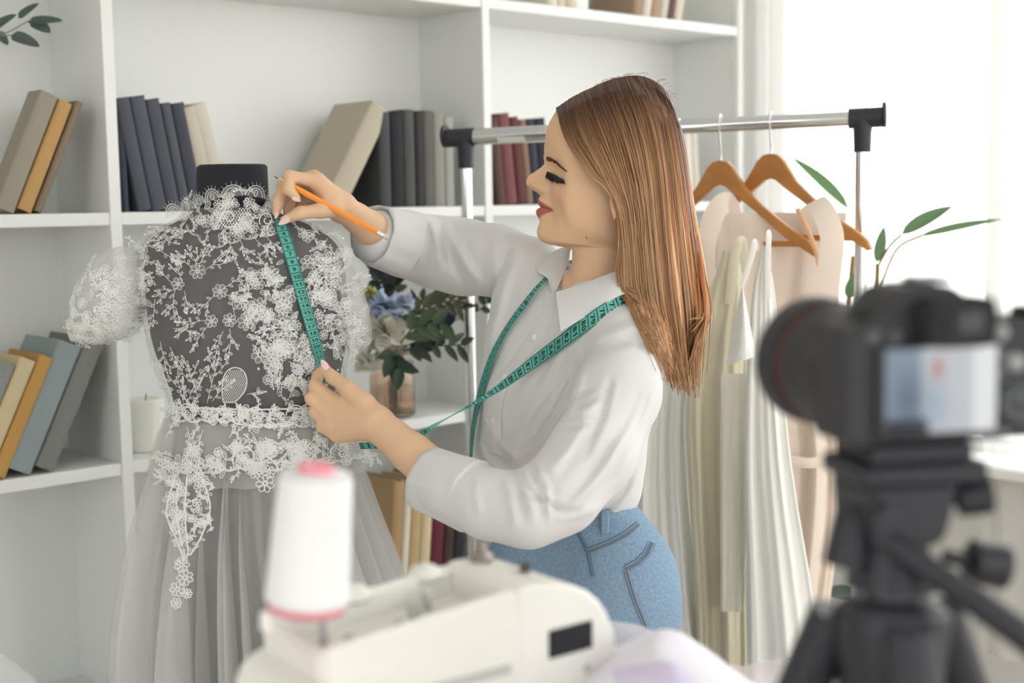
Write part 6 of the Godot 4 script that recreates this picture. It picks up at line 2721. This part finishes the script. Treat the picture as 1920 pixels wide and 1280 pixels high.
func build_cloth() -> void:
	var satin := sheer(rgb(240, 236, 246), 1.0, 0.4)
	satin.transparency = BaseMaterial3D.TRANSPARENCY_DISABLED
	satin.roughness = 0.55
	var lav := sheer(rgb(222, 212, 238), 1.0, 0.4)
	lav.transparency = BaseMaterial3D.TRANSPARENCY_DISABLED
	var o := thing("satin_cloth", "heap of white and lavender satin beside the sewing machine", "cloth", spot(0.16, 1.05, 0.916))
	var mb := MB.new()
	sheet(mb, [
		[Vector3(1100, 1250, 1.2), Vector3(1190, 1216, 1.18), Vector3(1262, 1192, 1.17), Vector3(1350, 1240, 1.18), Vector3(1440, 1330, 1.2)],
		[Vector3(1100, 1240, 1.12), Vector3(1180, 1206, 1.1), Vector3(1250, 1184, 1.08), Vector3(1335, 1224, 1.09), Vector3(1440, 1300, 1.12)],
		[Vector3(1100, 1262, 1.06), Vector3(1170, 1226, 1.04), Vector3(1240, 1206, 1.02), Vector3(1330, 1252, 1.03), Vector3(1430, 1330, 1.06)],
		[Vector3(1100, 1320, 1.02), Vector3(1165, 1300, 1.0), Vector3(1240, 1290, 0.98), Vector3(1320, 1330, 0.99), Vector3(1420, 1420, 1.02)],
		[Vector3(1100, 1480, 1.0), Vector3(1165, 1480, 0.98), Vector3(1240, 1480, 0.96), Vector3(1320, 1500, 0.97), Vector3(1420, 1560, 1.0)]], 46, 34, 0.004, 3)
	part("white_fold", mb, satin, o)
	mb = MB.new()
	sheet(mb, [
		[Vector3(1150, 1252, 1.0), Vector3(1205, 1244, 0.985), Vector3(1262, 1240, 0.98), Vector3(1290, 1262, 0.985), Vector3(1330, 1300, 0.99)],
		[Vector3(1150, 1300, 0.97), Vector3(1205, 1300, 0.955), Vector3(1262, 1300, 0.95), Vector3(1290, 1310, 0.955), Vector3(1330, 1350, 0.96)],
		[Vector3(1150, 1500, 0.96), Vector3(1205, 1500, 0.945), Vector3(1262, 1500, 0.94), Vector3(1290, 1500, 0.945), Vector3(1330, 1540, 0.95)]], 30, 20, 0.003, 8)
	part("lavender_fold", mb, lav, o)
	var net := sheer(rgb(244, 232, 238), 0.5, 0.5)
	o = thing("tulle_cloth", "sheer pink white tulle with frayed edge behind the satin", "cloth", spot(0.2, 1.25, 0.916))
	mb = MB.new()
	sheet(mb, [
		[Vector3(1120, 1160, 1.26), Vector3(1200, 1172, 1.27), Vector3(1270, 1210, 1.28), Vector3(1380, 1248, 1.28), Vector3(1470, 1232, 1.29), Vector3(1535, 1222, 1.3)],
		[Vector3(1120, 1172, 1.22), Vector3(1200, 1190, 1.22), Vector3(1270, 1232, 1.23), Vector3(1380, 1262, 1.24), Vector3(1470, 1250, 1.25), Vector3(1545, 1256, 1.26)],
		[Vector3(1120, 1230, 1.2), Vector3(1200, 1240, 1.2), Vector3(1270, 1290, 1.2), Vector3(1380, 1310, 1.2), Vector3(1470, 1300, 1.22), Vector3(1550, 1320, 1.22)],
		[Vector3(1120, 1400, 1.2), Vector3(1200, 1400, 1.2), Vector3(1270, 1420, 1.2), Vector3(1380, 1430, 1.2), Vector3(1470, 1430, 1.2), Vector3(1550, 1440, 1.2)]], 60, 30, 0.004, 5)
	part("tulle", mb, net, o)
	rng.seed = 41
	var fr := MB.new()
	for i in 130:
		var x := rng.randf_range(1470, 1548)
		var y := lerpf(1236, 1226, (x - 1470) / 70.0) + rng.randf_range(-2, 26)
		var p := at(x, y, 1.285 - (y - 1226) * 0.001)
		fr.tube(smooth(PackedVector3Array([p, p + (cam_u * rng.randf_range(0.001, 0.006) + cam_r * rng.randf_range(-0.002, 0.006)), p + (cam_u * rng.randf_range(0.002, 0.007) + cam_r * rng.randf_range(0.0, 0.012))]), 5), 0.0003, 3, false)
	part("frayed_edge", fr, mat(rgb(244, 240, 240), 0.8), o)
	o = thing("tulle_veil", "pale tulle corner at the lower left picture edge", "cloth", at(-60, 1300, 1.2))
	mb = MB.new()
	sheet(mb, [
		[Vector3(-160, 1190, 1.3), Vector3(-60, 1206, 1.28), Vector3(10, 1236, 1.26), Vector3(50, 1262, 1.24), Vector3(90, 1300, 1.22)],
		[Vector3(-160, 1240, 1.2), Vector3(-60, 1250, 1.18), Vector3(10, 1280, 1.16), Vector3(50, 1310, 1.15), Vector3(90, 1350, 1.14)],
		[Vector3(-160, 1560, 1.12), Vector3(-60, 1560, 1.1), Vector3(10, 1570, 1.1), Vector3(50, 1580, 1.1), Vector3(90, 1600, 1.1)]], 30, 20, 0.004, 12)
	part("tulle", mb, sheer(rgb(236, 236, 234), 0.35, 0.5), o)


func build_dslr(fh: Vector3, rh: Vector3) -> void:
	var yaw := deg_to_rad(-11.4)
	var ax := (fh * cos(yaw) + rh * sin(yaw)).normalized()
	var rt := ax.cross(Vector3.UP).normalized()
	var c := at(1757, 729, 0.745)
	# local x right, y up, z towards the viewer; the back of the body is z = 0
	var t := Transform3D(Basis(rt, Vector3.UP, -ax), c)
	var shell := mat(rgb(46, 46, 50), 0.62)
	var rubber := mat(rgb(34, 34, 38), 0.85)
	var o := thing("dslr_camera", "black digital camera on a tripod in the right foreground", "camera", c)
	var k := 3344.0 * 0.9
	var pts := PackedVector2Array()
	for q: Vector2 in [Vector2(1596, 832), Vector2(1594, 640), Vector2(1600, 612), Vector2(1650, 600), Vector2(1672, 560), Vector2(1692, 541), Vector2(1732, 533), Vector2(1784, 535), Vector2(1812, 556), Vector2(1838, 600), Vector2(1860, 604), Vector2(2040, 606), Vector2(2058, 640), Vector2(2058, 832)]:
		pts.append(Vector2((q.x - 1757) / k, (729 - q.y) / 3344.0))
	var body := MB.new()
	body.slab(rounded(pts, [0.006, 0.003, 0.003, 0.005, 0.004, 0.003, 0.005, 0.005, 0.003, 0.004, 0.002, 0.006, 0.005, 0.008], 4), 0.046, t * Transform3D(Basis(), Vector3(0, 0, -0.0235)), 0.0022)
	part("body", body, shell, o)
	var bez := MB.new()
	bez.box(Vector3(0.074, 0.053, 0.006), t * Transform3D(Basis(), Vector3(0, 0, 0.002)), 0.002)
	var bezel := part("screen_bezel", bez, mat(rgb(28, 28, 32), 0.3), o)
	# picture on the screen: soft blocks of the scene it films
	var im := Image.create(48, 36, false, Image.FORMAT_RGB8)
	for y in 36:
		for x in 48:
			var col := rgb(202, 206, 212)
			var fx := x / 47.0
			var fy := y / 35.0
			col = col.lerp(rgb(140, 158, 176), 1.0 - smoothstep(0.28, 0.34, fx))
			col = col.lerp(rgb(96, 112, 130), gauss(fx - 0.2, 0.14) * gauss(fy - 0.6, 0.3) * 0.8)
			col = col.lerp(rgb(40, 44, 58), smoothstep(0.78, 0.9, fy) * (1.0 - smoothstep(0.34, 0.42, fx)))
			col = col.lerp(rgb(196, 128, 120), gauss(fx - 0.46, 0.045) * gauss(fy - 0.24, 0.12))
			col = col.lerp(rgb(150, 176, 196), gauss(fx - 0.45, 0.1) * gauss(fy - 0.68, 0.25) * 0.6)
			col = col.lerp(rgb(240, 241, 242), smoothstep(0.76, 0.82, fx))
			im.set_pixel(x, y, col)
	var lcd := mat(rgb(10, 10, 12), 0.15)
	lcd.emission_enabled = true
	lcd.emission_texture = ImageTexture.create_from_image(im)
	lcd.emission = Color.BLACK
	lcd.emission_energy_multiplier = 0.8
	var sc := MB.new()
	sc.has_uv = true
	var sw := 0.0335
	var sh := 0.0238
	for q: Array in [[-1, -1, 0, 1], [1, -1, 1, 1], [1, 1, 1, 0], [-1, 1, 0, 0]]:
		sc.vert(t * Vector3(q[0] * sw, q[1] * sh, 0.0053), Vector2(q[2], q[3]))
	sc.quad(0, 1, 2, 3)
	part("screen", sc, lcd, bezel)
	# eyecup
	var ec := MB.new()
	var eol := rounded(PackedVector2Array([Vector2(-0.021, -0.014), Vector2(0.021, -0.014), Vector2(0.021, 0.014), Vector2(-0.021, 0.014)]), [0.009, 0.009, 0.009, 0.009], 5)
	ec.slab(eol, 0.02, t * Transform3D(Basis(), Vector3(0.006, 0.0385, 0.008)), 0.0025)
	var cup := part("eyecup", ec, rubber, o)
	var vf := MB.new()
	vf.box(Vector3(0.022, 0.013, 0.002), t * Transform3D(Basis(), Vector3(0.006, 0.0385, 0.0186)), 0.0006)
	part("viewfinder", vf, mat(rgb(12, 14, 30), 0.05), cup)
	for q: Array in [[1642, 628, 0.0042, 0], [1680, 632, 0.0042, 0], [1872, 628, 0.005, 1], [1872, 672, 0.0046, 0], [1902, 686, 0.0056, 1], [1872, 710, 0.0046, 0], [1878, 818, 0.0042, 0], [1838, 618, 0.0034, 2]]:
		var bt := MB.new()
		bt.lathe([Vector2(0, 0), Vector2(q[2], 0), Vector2(q[2] * 0.94, 0.0016), Vector2(0, 0.002)], t * Transform3D(Basis(Vector3.RIGHT, PI / 2), Vector3((q[0] - 1757) / k, (729 - q[1]) / 3344.0, -0.0004)), 16)
		part("button", bt, [mat(rgb(92, 94, 98), 0.4), mat(rgb(150, 152, 154), 0.35), mat(rgb(150, 84, 54), 0.5)][q[3]], o)
	var wh := MB.new()
	wh.lathe([Vector2(0, 0), Vector2(0.0135, 0), Vector2(0.0135, 0.003), Vector2(0.011, 0.004), Vector2(0.0075, 0.0025), Vector2(0.006, 0.0035), Vector2(0, 0.0038)], t * Transform3D(Basis(Vector3.RIGHT, PI / 2), Vector3((1906 - 1757) / k, (729 - 758) / 3344.0, -0.0004)), 32)
	part("control_wheel", wh, mat(rgb(60, 62, 68), 0.4), o)
	var hs := MB.new()
	hs.box(Vector3(0.022, 0.004, 0.02), t * Transform3D(Basis(), Vector3(0.004, 0.0605, -0.02)), 0.001)
	part("hot_shoe", hs, mat(rgb(120, 122, 126), 0.35, 0.6), o)
	for q: Array in [[0.07, 0.011], [-0.032, 0.008]]:
		var dl := MB.new()
		dl.lathe([Vector2(0, 0), Vector2(q[1], 0), Vector2(q[1], 0.006), Vector2(q[1] * 0.9, 0.007), Vector2(0, 0.007)], t * Transform3D(Basis(), Vector3(q[0], 0.036, -0.022)), 24)
		part("top_dial", dl, rubber, o)
	# lens along the optical axis
	var lt := t * Transform3D(Basis(Vector3.RIGHT, -PI / 2), Vector3(-0.012, 0.002, 0.0))
	var ln := MB.new()
	ln.lathe([Vector2(0.031, 0.045), Vector2(0.0325, 0.05), Vector2(0.034, 0.056), Vector2(0.034, 0.06), Vector2(0.0362, 0.062), Vector2(0.0362, 0.078), Vector2(0.0352, 0.08), Vector2(0.0362, 0.082), Vector2(0.038, 0.1), Vector2(0.038, 0.104)], lt, 64)
	var barrel := part("lens_barrel", ln, mat(rgb(40, 38, 40), 0.5), o)
	var ring := MB.new()
	ring.lathe([Vector2(0.0384, 0.1045), Vector2(0.0388, 0.106), Vector2(0.0384, 0.1075)], lt, 64)
	part("red_ring", ring, mat(rgb(120, 46, 40), 0.4), barrel)
	var hood := MB.new()
	hood.lathe([Vector2(0.0384, 0.1075), Vector2(0.0405, 0.109), Vector2(0.0415, 0.135), Vector2(0.0395, 0.135), Vector2(0.0375, 0.112), Vector2(0.0, 0.112)], lt, 64)
	part("lens_hood", hood, mat(rgb(30, 30, 34), 0.55), barrel)
	# tripod
	var foot := Vector3(c.x, 0, c.z) - Vector3(0, 0, 0)
	var hx := t * Transform3D(Basis(), Vector3(-0.006, 0, -0.026))
	var tr := thing("tripod", "black tripod with pan head carrying the camera", "tripod", Vector3(hx.origin.x, 0, hx.origin.z))
	var dk := mat(rgb(36, 37, 46), 0.5)
	var grey := mat(rgb(96, 98, 106), 0.4)
	var pl := MB.new()
	pl.box(Vector3(0.062, 0.01, 0.05), hx * Transform3D(Basis(), Vector3(0, -0.0368, 0)), 0.002)
	pl.box(Vector3(0.076, 0.012, 0.06), hx * Transform3D(Basis(), Vector3(0, -0.048, 0)), 0.003)
	part("quick_release_plate", pl, dk, tr)
	var hd := MB.new()
	hd.slab(rounded(PackedVector2Array([Vector2(-0.034, -0.054), Vector2(0.02, -0.054), Vector2(0.018, -0.075), Vector2(0.012, -0.09), Vector2(-0.03, -0.09)]), [0.005, 0.005, 0.006, 0.006, 0.006], 4), 0.05, hx, 0.002)
	part("tilt_block", hd, dk, tr)
	var yk := MB.new()
	yk.tube(PackedVector3Array([hx * Vector3(-0.036, -0.105, 0), hx * Vector3(-0.03, -0.08, 0), hx * Vector3(-0.02, -0.076, 0)]), 0.013, 14)
	yk.tube(PackedVector3Array([hx * Vector3(-0.006, -0.092, 0), hx * Vector3(-0.006, -0.118, 0)]), PackedFloat32Array([0.02, 0.027]), 24)
	part("pan_base", yk, dk, tr)
	for q: Array in [[Vector3(0.018, -0.07, 0.0), Vector3(0.05, -0.066, 0.01), 0.011], [Vector3(0.02, -0.1, 0.012), Vector3(0.056, -0.108, 0.016), 0.013], [Vector3(-0.026, -0.07, 0.028), Vector3(-0.026, -0.07, 0.036), 0.008]]:
		var kn := MB.new()
		kn.tube(PackedVector3Array([hx * q[0], hx * q[0].lerp(q[1], 0.5)]), 0.0045, 10)
		kn.tube(PackedVector3Array([hx * q[0].lerp(q[1], 0.45), hx * q[1]]), float(q[2]), 18)
		part("clamp_knob", kn, dk, tr)
	var pn := MB.new()
	pn.tube(PackedVector3Array([hx * Vector3(-0.02, -0.085, 0.02), hx * Vector3(0.03, -0.125, 0.06), hx * Vector3(0.11, -0.19, 0.1)]), PackedFloat32Array([0.007, 0.0085, 0.0085]), 14)
	part("pan_handle", pn, dk, tr)
	var col := MB.new()
	col.tube(PackedVector3Array([hx * Vector3(-0.006, -0.11, 0), hx * Vector3(-0.006, -0.75, 0)]), 0.0135, 18)
	part("centre_column", col, grey, tr)
	var cr := MB.new()
	cr.tube(PackedVector3Array([hx * Vector3(-0.006, -0.125, 0), hx * Vector3(-0.006, -0.135, 0), hx * Vector3(-0.006, -0.185, 0)]), PackedFloat32Array([0.022, 0.034, 0.03]), 20)
	part("crown", cr, dk, tr)
	var hub := hx * Vector3(-0.006, -0.15, 0)
	for a: float in [2.75, 0.35, -1.55]:
		var dir := (rh * cos(a) - fh * -sin(a))
		dir.y = 0
		dir = dir.normalized()
		var p0 := hub + dir * 0.032
		var p1 := Vector3(p0.x, 0.0, p0.z) + dir * 0.5
		var lg := MB.new()
		lg.tube(PackedVector3Array([p0 + Vector3(0, 0.012, 0), p0.lerp(p1, 0.36)]), 0.0155, 16)
		lg.tube(PackedVector3Array([p0.lerp(p1, 0.34), p0.lerp(p1, 0.38)]), 0.018, 16)
		part("upper_leg", lg, dk, tr)
		lg = MB.new()
		lg.tube(PackedVector3Array([p0.lerp(p1, 0.36), p0.lerp(p1, 0.97)]), 0.011, 14)
		part("lower_leg", lg, grey, tr)
		lg = MB.new()
		lg.tube(PackedVector3Array([p0.lerp(p1, 0.96), p0.lerp(p1, 0.995)]), 0.0145, 14)
		part("rubber_foot", lg, rubber, tr)
